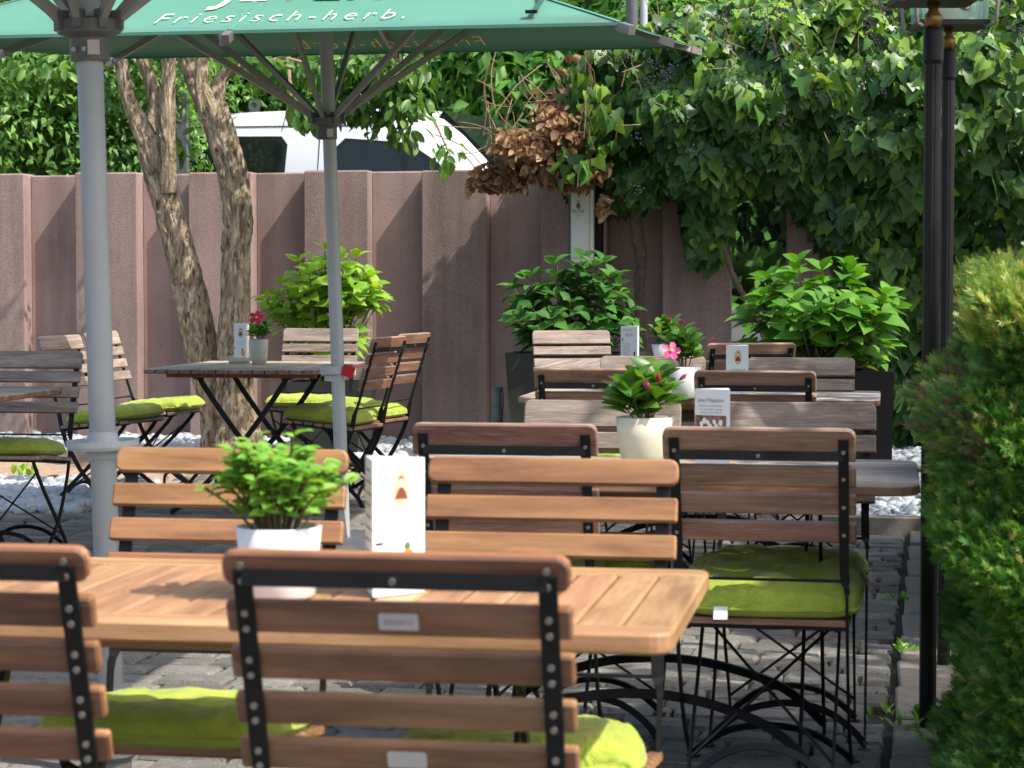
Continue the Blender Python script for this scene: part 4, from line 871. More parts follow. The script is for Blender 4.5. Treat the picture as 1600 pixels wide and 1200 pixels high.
# ------------------------------------------------------------------ cushions
def cushion_mesh(seed):
    q = random.Random(seed); n_ = 34; s = .205; vs = []; fs = []
    def hgt(u, v, up):
        e = max(0, 1 - abs(u) ** 5) ** .42 * max(0, 1 - abs(v) ** 5) ** .42; h_ = (.056 if up else .018) * e
        if up:
            for a, b_ in ((-.38, -.38), (.38, -.38), (-.38, .38), (.38, .38), (0, 0)):
                h_ -= .033 * math.exp(-((u - a) ** 2 + (v - b_) ** 2) / .028) * e
            h_ += .010 * e * noise.noise(Vector((u * 3 + seed, v * 3, seed)))
            rim = max(abs(u), abs(v)); h_ += .022 * max(0, rim - .40) * noise.noise(Vector((u * 14 + seed, v * 14, 2)))
        return h_
    for up in (1, 0):
        for j in range(n_ + 1):
            for i in range(n_ + 1):
                u = math.sin((2 * i / n_ - 1) * math.pi / 2); v = math.sin((2 * j / n_ - 1) * math.pi / 2)
                rr = 1 - .06 * (abs(u) ** 2 * abs(v) ** 2) + .018 * noise.noise(Vector((u * 2.4, v * 2.4, seed * 3.1)))
                sq = 1 - .03 * (1 - abs(v)) * (abs(u) > .8)
                rr += .022 * noise.noise(Vector((u * 9, v * 9, seed))) * (max(abs(u), abs(v)) > .9); vs.append((u * s * rr, v * s * rr * sq, .034 + hgt(u, v, 1) if up else .034 - hgt(u, v, 0) * 1.5))
    m_ = (n_ + 1) ** 2
    for j in range(n_):
        for i in range(n_):
            a = j * (n_ + 1) + i; fs.append((a, a + 1, a + n_ + 2, a + n_ + 1)); fs.append((m_ + a, m_ + a + n_ + 1, m_ + a + n_ + 2, m_ + a + 1))
    for i in range(n_):
        for a, b_ in ((i, i + 1), (n_ * (n_ + 1) + i + 1, n_ * (n_ + 1) + i), ((i + 1) * (n_ + 1), i * (n_ + 1)), (i * (n_ + 1) + n_, (i + 1) * (n_ + 1) + n_)):
            fs.append((a, m_ + a, m_ + b_, b_))
    mb = MB(); mb.add(vs, fs); me = mb.mesh('cushion', M['cushion'], True)
    bm_ = bmesh.new(); bm_.from_mesh(me); bmesh.ops.remove_doubles(bm_, verts=bm_.verts, dist=1e-5); bmesh.ops.recalc_face_normals(bm_, faces=bm_.faces); bm_.to_mesh(me); bm_.free(); return me
cmesh = [cushion_mesh(k) for k in (1, 2, 3)]
def cushion(key, label, dx=0, dy=0, rz=0, k=0, tagged=False):
    c = chairs[key]; dn = .028 if key[0] in 'AF' else 0; v = Matrix.Rotation(c.rotation_euler.z, 3, 'Z') @ Vector((dx, dy, 0))
    o = obj('seat_cushion', cmesh[k], None, (c.location.x + v.x, c.location.y + v.y, c.location.z + .424 - dn), (R(6 + random.uniform(-1, 1)), 0, c.rotation_euler.z + rz)); tag(o, label, 'cushion', 'lime green seat cushions')
    mb = MB(); ring = []
    for a in range(48):
        th_ = 2 * math.pi * a / 48; c_, s_ = math.cos(th_), math.sin(th_); m_ = max(abs(c_), abs(s_)); u, w_ = c_ / m_, s_ / m_; rr = .206 * (1 - .06 * (abs(u) ** 2 * abs(w_) ** 2) - (.018 if abs(abs(u) - abs(w_)) < .05 else 0)); ring.append((u * rr, w_ * rr, .034))
    mb.tube(ring + ring[:1], .0032, 5); mb.build('piping', M['cushion'], o, smooth=True)
    if tagged: o.scale = (1.06, 1.0, 1.15)
    if tagged:
        mb = MB(); mb.add([(-.016, -.2, .002), (.016, -.2, .002), (.016, -.215, -.022), (-.016, -.215, -.022), (-.016, -.198, .002), (.016, -.198, .002), (.016, -.213, -.022), (-.016, -.213, -.022)], [(0, 1, 2, 3), (7, 6, 5, 4), (0, 4, 5, 1), (3, 2, 6, 7), (0, 3, 7, 4), (1, 5, 6, 2)])
        mb.build('care_label', M['white_label'], o, (-.11, -.003, .038))
    return o
cushion('A1', 'lime cushion hidden under the teak table on the chair nearest the camera', .0, .02, .02)
cushion('F1', 'bright lime cushion seen low in the middle, right of the metal plates', -.0, .03, .12, 1)
cushion('F2', 'olive lime cushion between the two nearest chair backs at the lower left', -.0, .02, -.04, 2)
cushion('B1', 'lime cushion on the brown chair left of the cream pot', 0, 0, 0, 1)
cushion('B2', 'plump lime cushion with a small white care label, in front of the hedge', .015, -.012, .03, 2, True)
cushion('G1', 'lime cushion on the grey chair directly behind the cream pot', 0, 0, 0, 0)
cushion('G2', 'lime cushion under the weathered table top beside the hedge', 0, .02, -.05, 1)
cushion('C1', 'lime cushion on the brown chair beyond the cream pot', 0, 0, 0, 2)
cushion('C2', 'lime cushion on the brown chair above the photo menu card', 0, 0, 0, 0)
cushion('H1', 'lime cushion on the pale chair behind the pink flowering pot', 0, 0, 0, 1)
cushion('E1', 'lime cushion on the sunlit chair at the back of the reserved table', -.0, .02, .0, 0)
cushion('E2', 'lime cushion on the nearer edge-on chair right of the reserved table', 0, .02, .05, 2)
cushion('E3', 'lime cushion on the farther edge-on chair right of the reserved table', 0, .0, -.05, 1)
cushion('E4', 'lime cushion behind the near parasol pole, on the nearer left chair of the reserved table', 0, .02, .04, 0)
cushion('E5', 'lime cushion on the farther left chair of the reserved table, beside the tree trunk', 0, .03, -.04, 2)
cushion('K1', 'lime cushion with a bright sun spot at the left edge of the photo', 0, 0, 0, 1)

# ------------------------------------------------------------------ tables
def table(name, x, y, L, Wd, along, mats, label, nb, th=.024, frame=False, corner=.05, edge_w=.07, rz=0):
    """L along world x, Wd along world y; planks run along 'along'"""
    t = empty(name, (x, y, g(x, y)), label, 'table', rz, 'folding garden tables'); zt = .74 - th / 2
    top_m, side_m = mats
    def plank(Lp, w, cr, loc, rot, r_=.004, nm='plank'):
        mb = MB(); mb.prism(rrect(Lp, w, r_, 4, cr), -th / 2, th / 2, .004); me = mb.mesh(nm, [top_m, side_m])
        for p in me.polygons: p.material_index = 0 if p.normal.z > .3 else 1
        return obj(nm, me, t, loc, rot)
    if frame:
        e = edge_w
        for sy in (-1, 1): plank(L, e, (corner, corner, 1, 1) if sy > 0 else (1, 1, corner, corner), (0, sy * (Wd / 2 - e / 2), zt), (0, 0, 0), nm='edge_plank')
        for sx in (-1, 1): plank(Wd - 2 * e - .004, e, (1, 1, 1, 1), (sx * (L / 2 - e / 2), 0, zt), (0, 0, R(90)), nm='edge_plank')
        w = (L - 2 * e - .004) / nb
        for k in range(nb): plank(Wd - 2 * e - .008, w - .005, (1, 1, 1, 1), (-L / 2 + e + .002 + w * (k + .5), 0, zt - .001), (0, 0, R(90)))
    elif along == 'x':
        w = Wd / nb
        for k in range(nb):
            cr = (1, 1, corner, corner) if k == 0 else ((corner, corner, 1, 1) if k == nb - 1 else (1, 1, 1, 1)); plank(L, w - .006, cr, (0, -Wd / 2 + w * (k + .5), zt), (0, 0, 0))
    else:
        w = L / nb
        for k in range(nb): plank(Wd + random.uniform(-.004, .004), w - .006, (1, 1, 1, 1), (-L / 2 + w * (k + .5), 0, zt), (0, 0, R(90)))
    # battens across the planks, and the folding legs: X in the width plane, arches along the length
    long_x = L >= Wd; ll, ww = (L, Wd) if long_x else (Wd, L)
    rot = (0, 0, 0) if long_x else (0, 0, R(90)); fr_ = empty_part('underframe', t, rot)
    for sx in (-1, 1):
        X = sx * (ll / 2 - .24)
        mb = MB(); mb.box((X, 0, .74 - th - .014), (.045, ww - .10, .026)); mb.build('batten', side_m, fr_)
        for s2 in (-1, 1):
            Xl = X - sx * .022 * (1 + s2); pth = smooth_path([(Xl, s2 * (ww * .27), .70), (Xl, s2 * (ww * .25), .66), (Xl, s2 * (ww * .14), .52), (Xl, 0, .36), (Xl, -s2 * (ww * .22), .15), (Xl, -s2 * (ww * .40), .02), (Xl, -s2 * (ww * .43), .004)], 3)
            mb = MB(); mb.sweep(pth, (1, 0, 0), (.009, .026)); mb.box((Xl, s2 * ww * .27, .70), (.014, .055, .04)); mb.build('leg', M['metal'], fr_)
    for sy in (-1, 1):
        mb = MB(); Xa = ll / 2 - .24; yb = sy * ww * .40; mb.sweep(smooth_path([(-Xa, yb, .03), (-Xa * .75, yb * .9, .13), (-Xa * .35, yb * .85, .19), (0, yb * .84, .205), (Xa * .35, yb * .85, .19), (Xa * .75, yb * .9, .13), (Xa, yb, .03)], 4), (0, 1, .3), (.008, .024)); mb.build('arch', M['metal'], fr_)
    for sx in (-1, 1):
        mb = MB(); mb.box((0, sx * ww * .33, .74 - th - .013), (ll - .56, .05, .024)); mb.build('rail', side_m, fr_)
    return t
def empty_part(name, parent, rot):
    o = bpy.data.objects.new(name, None); col.objects.link(o); o.parent = parent; o.rotation_euler = rot; return o
# underframe is a part, its legs, arches and battens sub-parts
xr, yb = W(1110, 3.80, .74)
t1 = table('garden_table', xr - .72, yb - .355, 1.44, .71, 'y', (M['table_teak'], M['table_teak']), 'fresh orange teak table with framed top across the foreground', 19, .030, True, .030, .075)
xr, yb = W(1432, 6.12, .74)
t2 = table('garden_table', xr - .68, yb - .39, 1.36, .80, 'x', (M['grey_wood'], M['brown_wood']), 'silvery weathered table with rounded corners under the cream pot', 9, .026, False, .075)
xr, yb = W(1376, 9.62, .74)
t3 = table('garden_table', xr - .72, yb - .38, 1.44, .76, 'x', (M['grey_wood'], M['brown_wood']), 'silvery weathered table behind the cream pot, under the pink flower', 10, .026, False, .05)
xl, yf = W(832, 11.4, .74)
t4 = table('garden_table', xl + .42, yf + .58, .84, 1.16, 'y', (M['weathered'], M['brown_wood']), 'slatted wooden table below the dark hydrangea and tall planter', 18)
xl, yf = W(220, 11.25, .74)
t5 = table('garden_table', xl + .445, yf + .58, .87, 1.16, 'y', (M['grey_wood'], M['brown_wood']), 'dark slatted table with the reserved sign in front of the old tree', 14)
xr, yb = W(103, 9.85, .74)
t6 = table('garden_table', xr - .60, yb - .38, 1.2, .76, 'x', (M['grey_wood'], M['brown_wood']), 'slatted table cut by the left edge of the photo', 13)

# ------------------------------------------------------------------ parasols
def parasol(px, D, label, lean, bx=0, ry=0, r_pole=.031, S=1.5, printed=False, eave=2.275, hubz=1.93, tray=None, square_pole=False, rz=0, base_r=.26):
    x, y = W(px, D); z = g(x, y); t = empty('parasol', (x, y, z), label, 'parasol', 0, 'green square parasols', rot=(lean, ry, rz)); e = eave - z; hb = hubz - z; rise = .50
    mb = MB()
    if square_pole:
        n_ = 16; prof_ = []
        for k in range(n_):
            a = 2 * math.pi * k / n_; rr = r_pole * (1.0 if k % 4 else .93); prof_.append((rr * math.cos(a), rr * math.sin(a)))
        mb.add([(a + bx, b_, 0) for a, b_ in prof_] + [(a, b_, e + rise + .02) for a, b_ in prof_], [(k, (k + 1) % n_, n_ + (k + 1) % n_, n_ + k) for k in range(n_)]); mb.sweep([(-.006 + bx, -r_pole, 0), (-.006 * 1, -r_pole, e)], (1, 0, 0), (.005, .006))
    else: mb.lathe([(r_pole, 0), (r_pole, e + rise)], 28)
    mb.build('pole', M['pole'], t, smooth=not square_pole)
    mb = MB(); mb.lathe([(base_r, -.0), (base_r, .035), (.06, .05), (.05, .22)], 24); mb.build('base', M['steel'], t)
    # hub
    mb = MB(); mb.lathe([(r_pole * 1.5, hb - .085), (r_pole * 1.5, hb - .03), (r_pole * 1.55, hb - .03), (r_pole * 2.4, hb - .018), (r_pole * 2.4, hb + .012), (r_pole * 1.3, hb + .02)], 16); hub = mb.build('hub', M['hub'], t)
    mb = MB(); mb.box((r_pole * .75, -r_pole * 1.28, hb - .056), (r_pole * .9, .012, .036), Matrix.Rotation(R(30), 3, 'Z')); st = mb.build('sticker', M['sticker'], hub)
    mb = MB(); mb.box((r_pole * .75, -r_pole * 1.28 - .002, hb - .052), (r_pole * .45, .013, .018), Matrix.Rotation(R(30), 3, 'Z')); mb.build('sticker_print', M['sticker_red'], st) if False else None
    for k in range(8):
        a = R(45 * k + 22.5 * 0); c_, s_ = math.cos(a), math.sin(a); m_ = max(abs(c_), abs(s_)); ex, ey = S * c_ / m_, S * s_ / m_
        mb = MB(); rr = r_pole * 2.2; mb.box((c_ * rr, s_ * rr, hb + .012), (.03, .024, .045), Matrix.Rotation(a, 3, 'Z')); mb.build('knuckle', M['hub'], hub)
        mid = Vector((ex * .50, ey * .50, e + rise * .48 - .03)); mb = MB(); mb.sweep([(c_ * rr, s_ * rr, hb + .015), mid], (-s_, c_, 0), (.017, .026)); mb.build('strut', M['rib'], t)
        apex = Vector((c_ * .05, s_ * .05, e + rise - .05)); tipv = Vector((ex * 1.01, ey * 1.01, e - .020)); mb = MB(); mb.sweep([apex, tipv], (-s_, c_, 0), (.018, .028)); rb = mb.build('rib', M['rib'], t)
        mb = MB(); dr_ = (tipv - apex).normalized(); mb.sweep([tipv - dr_ * .02, tipv + dr_ * .045], (-s_, c_, 0), (.030, .034)); mb.build('rib_cap', M['lamp_rim'], rb)
    # canopy with thickness
    vs = []; fs = []; nr_, nc = 12, 64
    for layer in (0, -.002):
        for j in range(nr_ + 1):
            f_ = j / nr_
            for k in range(nc):
                a = 2 * math.pi * k / nc; c_, s_ = math.cos(a), math.sin(a); m_ = max(abs(c_), abs(s_)); px_, py_ = S * c_ / m_ * f_, S * s_ / m_ * f_
                w8 = (k % 8) / 8; sag = (.012 if printed else .03) * f_ * (math.sin(math.pi * w8)) ** 1; vs.append((px_, py_, e + rise * (1 - f_) - sag * f_ * (1.2 - f_) * 1.6 - .004 * 0 + layer))
    m_ = (nr_ + 1) * nc
    for o_ in (0, m_):
        for j in range(nr_):
            for k in range(nc):
                q = (o_ + j * nc + k, o_ + j * nc + (k + 1) % nc, o_ + (j + 1) * nc + (k + 1) % nc, o_ + (j + 1) * nc + k); fs.append(q if not o_ else tuple(reversed(q)))
    for k in range(nc): fs.append((nr_ * nc + k, m_ + nr_ * nc + k, m_ + nr_ * nc + (k + 1) % nc, nr_ * nc + (k + 1) % nc))
    mb = MB(); mb.add(vs, fs); can = mb.build('canopy', M['cloth'], t, smooth=True)
    for k in range(8):                           # sewn seams over the ribs
        a = R(45 * k); c_, s_ = math.cos(a), math.sin(a); m_ = max(abs(c_), abs(s_)); mb = MB(); mb.sweep([(S * c_ / m_ * f_, S * s_ / m_ * f_, e + rise * (1 - f_) + .002) for f_ in (.03, .3, .6, .995)], (-s_, c_, 0), (.022, .003)); mb.build('seam', M['cloth'], can)
    mb = MB()                                    # hem
    mb.sweep([(-S, -S, e - .004), (S, -S, e - .004)], (0, 1, 0), (.006, .012)); mb.build('hem', M['cloth'], can); mb = MB(); mb.sweep([(-S, S, e - .004), (S, S, e - .004)], (0, 1, 0), (.006, .012)); mb.build('hem', M['cloth'], can)
    sl = math.atan2(rise, S); L = math.hypot(S, rise)
    if printed:
        def on_slope(u, s, off=.004): return (u, -S + s * math.cos(sl) - off * math.sin(sl) * 1, e + s * math.sin(sl) + off * math.cos(sl) + .0)
        text('JEVER', .68, .34, M['cloth_text'], can, on_slope(.17, .385), (sl, 0, 0), space=1.0, shear=.15)
        text('Friesisch-herb.', .97, .125, M['cloth_text'], can, on_slope(.16, .105), (sl, 0, 0), space=1.35, shear=.12, thin=-.016)
        text('Friesisch-herb.', .97, .125, M['text_gold'], can, (.0, S - .16 * math.cos(sl) - .018 * math.sin(sl), e + .16 * math.sin(sl) - .034), (sl, 0, R(180)), space=1.35, shear=.12, thin=-.014)
        mb = MB(); c0 = Vector(on_slope(1.10, .42, .012)); c1 = Vector(on_slope(1.13, .10, .014)); mb.sweep(smooth_path([c0, c0.lerp(c1, .5) + Vector((.03, 0, .01)), c1], 4), (1, 0, 0), (.020, .003)); mb.build('tie_strap', M['sign_green'], can)
        mb = MB(); mb.box(c1 + Vector((0, -.015, .004)), (.042, .03, .012)); mb.build('buckle', M['black_matte'], can)
        mb = MB(); mb.box((-.02, -S - .008, e - .03), (.030, .022, .050)); mb.build('end_bracket', M['lamp_rim'], can)
    if tray is not None:
        zz = tray - z; mb = MB(); mb.lathe([(r_pole * 1.25, zz - .035), (r_pole * 1.3, zz - .004), (.030, zz - .006), (.085, zz - .012), (.089, zz - .004), (.089, zz + .010), (.084, zz + .010), (.082, zz - .002), (r_pole * 1.2, zz + .004), (r_pole * 1.15, zz + .03)], 32); mb.build('tray', M['pole'], t, smooth=False)
    return t
p2 = parasol(526, 10.15, 'green printed parasol on a grey pole behind the herb pot, spread over the reserved table', R(4.1), .034, R(-.15), .030, 1.47, True, 2.265, 1.93, None, True)
p1 = parasol(178, 5.6, 'near parasol with thick grey pole and bottle tray at the left', R(.6), 0, R(-1.3), .032, 1.4, False, 2.32, 1.845, .822, False, 0, .045)
mb = MB(); zc = hz(578, 10.1) - p2.location.z; mb.lathe([(.036, zc - .045), (.036, zc - .02), (.056, zc - .012), (.056, zc + .022), (.040, zc + .026)], 20); mb.build('collar', M['pole'], p2)
mb = MB(); mb.box((.078, -.02, zc + .0), (.05, .02, .05), Matrix.Rotation(R(20), 3, 'Y')); mb.build('clip', M['red'], p2)
zc = 1.845 - p1.location.z
for dx in (-.022, .004):
    mb = MB(); mb.tube([(dx, -.046, zc - .06), (dx, -.052, zc - .06)], .006, 10); mb.build('bolt', M['screw'], p1)

# ------------------------------------------------------------------ things on the tables
def top_z(t): return t.location.z + .7405
def pot(px, py_base, tbl, r0, r1, h_, mat, label, shape='taper'):
    z = top_z(tbl); D = (H - z) / math.tan(math.atan((py_base - 600) / FPX) + PITCH); x, y = W(px, D, z); o = empty('flower_pot', (x, y, z), label, 'pot')
    if shape == 'round': pr = [(r0 * .8, 0), (r0, .004), (r0 + (r1 - r0) * .55, h_ * .3), (r0 + (r1 - r0) * .85, h_ * .6), (r1, h_), (r1 - .004, h_ + .001), (r1 - .007, h_ - .012)]
    else: pr = [(r0 * .92, 0), (r0, .004), (r1, h_), (r1 - .004, h_ + .001), (r1 - .007, h_ - .012)]
    mb = MB(); mb.lathe(pr, 32); mb.f.pop(); mb.mi.pop(); mb.build('bowl', mat, o, smooth=True)
    mb = MB(); mb.lathe([(r1 - .007, h_ - .03), (r1 - .007, h_ - .014), (.001, h_ - .008)], 24); mb.build('soil', M['soil'], o); return o, D
def potted(o, nst, hh, spread, T, ls, mat, label, kind='plant', seed=0, flowers=(), fmat=None, per=6, zoff=0, tip=0.5):
    q = random.Random(seed); t = empty('potted_plant', (o.location.x, o.location.y, o.location.z + zoff), label, kind); pos, d, nn, ss = [], [], [], []; mb = MB()
    for k in range(nst):
        a = q.uniform(0, 6.283); r_ = spread * math.sqrt(q.random()); hh_ = hh * (1 - .45 * (r_ / spread) ** 2) * q.uniform(.75, 1.05); e_ = Vector((r_ * math.cos(a), r_ * math.sin(a), hh_)); b_ = Vector((e_.x * .25, e_.y * .25, 0))
        path = smooth_path([b_, b_.lerp(e_, .5) + Vector((0, 0, hh_ * .12)), e_], 4); mb.tube(path, .0022, 4)
        for j in range(per):
            f_ = .25 + .75 * (j + 1) / per; p_ = path[min(len(path) - 1, int(f_ * (len(path) - 1)))]; aa = q.uniform(0, 3.14)
            for s2 in (0, math.pi):
                sd_ = Vector((math.cos(aa + s2), math.sin(aa + s2), tip * f_ + q.uniform(-.1, .3))).normalized(); pos.append(p_ + Vector((q.gauss(0, .003),) * 3)); d.append(sd_); nn.append((Vector((0, 0, 1)) + Vector((q.gauss(0, .3), q.gauss(-.25, .3), 0))).normalized()); ss.append(ls * q.uniform(.6, 1.15))
    o_ = mb.build('stems', M['stem'], t); o_['kind'] = 'stuff'
    leaves(t, T, np.array(pos), np.array(d), np.array(nn), np.array(ss), mat, 260)
    for (fx, fy, fz, fs, mt, bud) in flowers:
        mb = MB()
        if bud:
            mb.lathe([(.001, 0), (fs * .13, fs * .3), (fs * .15, fs * .7), (.001, fs)], 8); mb.build('bud', mt, t, (fx, fy, fz), (R(35), R(bud), 0), smooth=True); continue
        for k in range(5):
            a = 2 * math.pi * k / 5; vs = [(0, 0, 0), (-.34, .45, .14), (-.30, .95, .02), (.12, 1.05, -.06), (.42, .75, .02), (.30, .4, .12)]
            vs = [(x * math.cos(a) - y * math.sin(a), x * math.sin(a) + y * math.cos(a), z) for x, y, z in vs]; vs = [(x * fs, y * fs, z * fs) for x, y, z in vs]; o2 = len(mb.v); mb.add(vs, [(0, 5, 4, 3), (0, 3, 2, 1)])
        fl = mb.build('flower', mt, t, (fx, fy, fz), (R(70), R(12), R(12)), smooth=True)
        mb = MB(); mb.lathe([(.001, 0), (fs * .2, .004), (.001, .006)], 10); mb.build('throat', M['yellow'], fl, (0, 0, .003))
        mb = MB(); mb.tube([(0, 0, .0), (fx * .5, fy * .5, fz * .6), (fx, fy + .01, fz)], .002, 4); mb.build('stalk', M['stem'], t)
    return t
def card(px, py_base, tbl, rz, label, style, s=.10, h_=.21):
    z = top_z(tbl); D = (H - z) / math.tan(math.atan((py_base - 600) / FPX) + PITCH); x, y = W(px, D, z); t = empty('menu_card', (x, y, z), label, 'menu card', YAW + rz, 'three sided table menu cards')
    a = s * .2887; V3 = [(-s / 2, -a), (s / 2, -a), (0, 2 * a)]; mb = MB(); mb.add([(p[0], p[1], 0) for p in V3] + [(p[0], p[1], h_) for p in V3], [(0, 1, 4, 3), (1, 2, 5, 4), (2, 0, 3, 5), (3, 4, 5), (2, 1, 0)]); mb.build('panel', M['paper'], t)
    F = -a - .0008
    def rect(x0, x1, z0, z1, m_, nm, dd=0):
        mb = MB(); mb.add([(x0, F - dd, z0), (x1, F - dd, z0), (x1, F - dd, z1), (x0, F - dd, z1)], [(0, 1, 2, 3)]); return mb.build(nm, m_, t)
    def disc(cx, cz, rx, rz_, m_, nm, dd=0):
        mb = MB(); mb.add([(cx + rx * math.cos(2 * math.pi * k / 20), F - dd, cz + rz_ * math.sin(2 * math.pi * k / 20)) for k in range(20)], [tuple(range(20))]); return mb.build(nm, m_, t)
    def tx(s_, cx, cz, w, hh, m_=M['ink'], dd=.0004, **k): return text(s_, w, hh, m_, t, (cx, F - dd, cz), (R(90), 0, 0), **k)
    if style in ('portrait', 'portrait_low'):
        disc(.004, .163, .0165, .029, M['oval'], 'oval'); disc(.004, .173, .0045, .007, M['skin'], 'face', .0006); 
        mb = MB(); mb.add([(-.009, F - .0005, .148), (.017, F - .0005, .148), (.012, F - .0005, .160), (.007, F - .0005, .166), (.001, F - .0005, .166), (-.004, F - .0005, .160)], [(0, 1, 2, 3, 4, 5)]); mb.build('figure', M['brownink'], t)
        disc(.004, .179, .0052, .005, M['brownink'], 'hair', .0005)
        tx('Justus Rüttinger Cafe', .004, .112, .066, .0055); tx('Bar Lounge', .004, .101, .028, .0045)
        rect(-.045, -.030, .079, .083, M['ink_d'], 'mark'); disc(.018, .056, .012, .015, M['orange'], 'glass_print'); disc(.016, .075, .006, .006, M['greenink'], 'leaf_print', .0003)
        rect(.0172, .0185, .018, .044, M['ink'], 'glass_stem'); rect(.008, .027, .015, .0165, M['ink'], 'glass_foot'); tx('8,50', -.008, .030, .014, .005)
    elif style == 'photo':
        tx('Justus Wäppelchen', -.004, .178, .074, .0095); tx('Ein besonderes Getränkeerlebnis', -.004, .166, .066, .0045); tx('Von unseren Gästen empfohlen', -.004, .157, .066, .0045); tx('Jetzt neu am Abend', -.004, .149, .060, .0045)
        rect(-.0485, .040, .070, .144, M['paper2'], 'photo'); rect(-.0485, .040, .070, .094, M['tableprint'], 'photo_table', .0003)
        for cx, cz, r_ in ((-.030, .122, .005), (-.022, .130, .006), (-.012, .126, .005), (-.006, .116, .006), (.006, .128, .005), (.012, .118, .005), (.024, .126, .006)): disc(cx, cz, r_, r_ * 1.3, M['paper'], 'photo_guest', .0006)
        for cx in (-.013, .001, .014): disc(cx, .097, .0065, .0060, M['orange'], 'photo_drink', .0008)
        disc(-.030, .080, .011, .005, M['paper'], 'photo_plate', .0006); rect(.004, .030, .012, .020, M['paper2'], 'dark_bar')
    elif style == 'wine':
        tx('SOMMERWEIN', -.010, .188, .050, .006); tx('Rosé vom Weingut', .002, .168, .045, .006, M['ink_d']); tx('fruchtig und frisch', .002, .160, .045, .005, M['ink_d'])
        for k in range(9): tx(['ein Glas am Nachmittag', 'leicht und kühl', 'mit Aromen von', 'roten Beeren und', 'feiner Säure aus', 'der Region, kühl', 'serviert zu', 'Salat und Fisch', '0,2 l 6,50'][k], -.016, .122 - .009 * k, .048 - .002 * (k % 4), .0045)
        rect(.028, .036, .062, .085, M['ink_d'], 'bottle_neck'); disc(.032, .040, .008, .024, M['orange'], 'bottle_body'); disc(-.02, .014, .010, .005, M['ink_d'], 'splash'); rect(-.041, -.036, .135, .152, M['ink_d'], 'mark')
    # printing on the left panel
    Lp = empty_part('side_print', t, (0, 0, R(-120)))
    for k in range(9):
        mb = MB(); zz = .19 - .018 * k; mb.add([(-.035, -a - .0008, zz), (.02 + .012 * ((k * 7) % 3), -a - .0008, zz), (.02 + .012 * ((k * 7) % 3), -a - .0008, zz + .003), (-.035, -a - .0008, zz + .003)], [(0, 1, 2, 3)]); mb.build('print_line', M['ink'], Lp)
    return t
o, D_ = pot(436, 932, t1, .056, .066, .108, M['white_pot'], 'white glazed pot on the fresh teak table')
potted(o, 40, .155, .115, T_OVATE, .032, M['leaf_herb'], 'blurred bright green herb growing in the white pot on the teak table', seed=3, per=6, zoff=.09)
card(606, 926, t1, R(40), 'white menu card with a beige oval standing on the fresh teak table', 'portrait')
o, D_ = pot(1007, 734, t2, .050, .073, .135, M['cream_pot'], 'cream coloured pot on the weathered table behind the front chair', 'round')
potted(o, 12, .135, .075, T_OVAL, .082, M['leaf_mand'], 'glossy leaved plant with crimson buds in the cream pot', seed=9, per=5, zoff=.115, tip=.9, flowers=[(.02, -.06, .085, .05, M['pink'], -20), (.035, -.05, .10, .045, M['crimson'], 15), (.09, -.03, .115, .035, M['pink'], 50)])
card(1121, 737, t2, R(-33), 'white menu card with a bar photograph standing on the weathered table', 'photo')
o, D_ = pot(1070, 622, t3, .050, .066, .125, M['white_pot'], 'white pot on the farther weathered table, under the pink flower')
potted(o, 8, .165, .065, T_OVAL, .080, M['leaf_mand'], 'dark leaved plant with one open pink flower in the white pot', seed=14, per=5, zoff=.105, tip=.9, flowers=[(-.045, -.085, .085, .036, M['pink'], 0), (.10, -.02, .115, .035, M['pink'], 30)])
card(1157, 622, t3, R(-34), 'white menu card with an oval portrait, standing behind the brown chair back', 'portrait')
o, D_ = pot(1043, 572, t4, .060, .082, .110, M['white_pot'], 'white pot on the slatted table below the dark hydrangea')
potted(o, 10, .14, .085, T_OVAL, .075, M['leaf_mand'], 'small leafy plant with pink buds in the farthest white pot on the right', seed=19, per=5, zoff=.09, tip=.9, flowers=[(.07, -.03, .12, .04, M['crimson'], 25), (.02, -.05, .13, .04, M['crimson'], -5)])
card(988, 576, t4, R(-38), 'white menu card with small text and a rosé bottle, farthest on the right', 'wine')
o, D_ = pot(405, 570, t5, .036, .048, .132, M['grey_pot'], 'pale grey tapered pot behind the reserved sign', 'round')
potted(o, 8, .11, .055, T_OVAL, .062, M['leaf_mand'], 'dark leaved plant with a red flower beside the tree trunk', seed=24, per=4, zoff=.12, tip=.7, flowers=[(.0, -.05, .125, .038, M['crimson'], 0), (.085, -.03, .10, .05, M['crimson'], 62)])
card(380, 568, t5, R(-33), 'white menu card with an oval portrait standing behind the reserved sign', 'portrait', .083, .212)
z = top_z(t5); D = (H - z) / math.tan(math.atan((573.5 - 600) / FPX) + PITCH); t = empty('reserved_sign', (*W(374, D, z), z), 'small brass coloured tent sign reading reserviert on the dark slatted table', 'sign', YAW)
mb = MB(); mb.add([(-.056, -.016, 0), (.056, -.016, 0), (.056, .012, 0), (-.056, .012, 0), (-.053, -.003, .047), (.053, -.003, .047)], [(0, 1, 5, 4), (1, 2, 5), (2, 3, 4, 5), (3, 0, 4), (3, 2, 1, 0)]); mb.build('panel', M['reserv'], t)
text('RESERVIERT', .090, .0135, M['ink_d'], t, (0, -.0131, .016), (R(90 - 15), 0, 0))
# place mat / runner strips on tables
def runner(tbl, w, l_, label):
    mb = MB(); mb.prism(rrect(w, l_, .004, 1), 0, .0016); o = mb.build('table_runner', plain('woven_beige', (.36, .30, .20), .8, 0, 60, .3), None, (tbl.location.x, tbl.location.y, tbl.location.z + .7404)); tag(o, label, 'table runner', 'beige table runners')
runner(t2, .42, .70, 'beige woven runner on the weathered table under the cream pot'); runner(t3, .42, .68, 'beige woven runner on the farther weathered table'); runner(t5, .44, .9, 'beige woven runner on the dark reserved table')

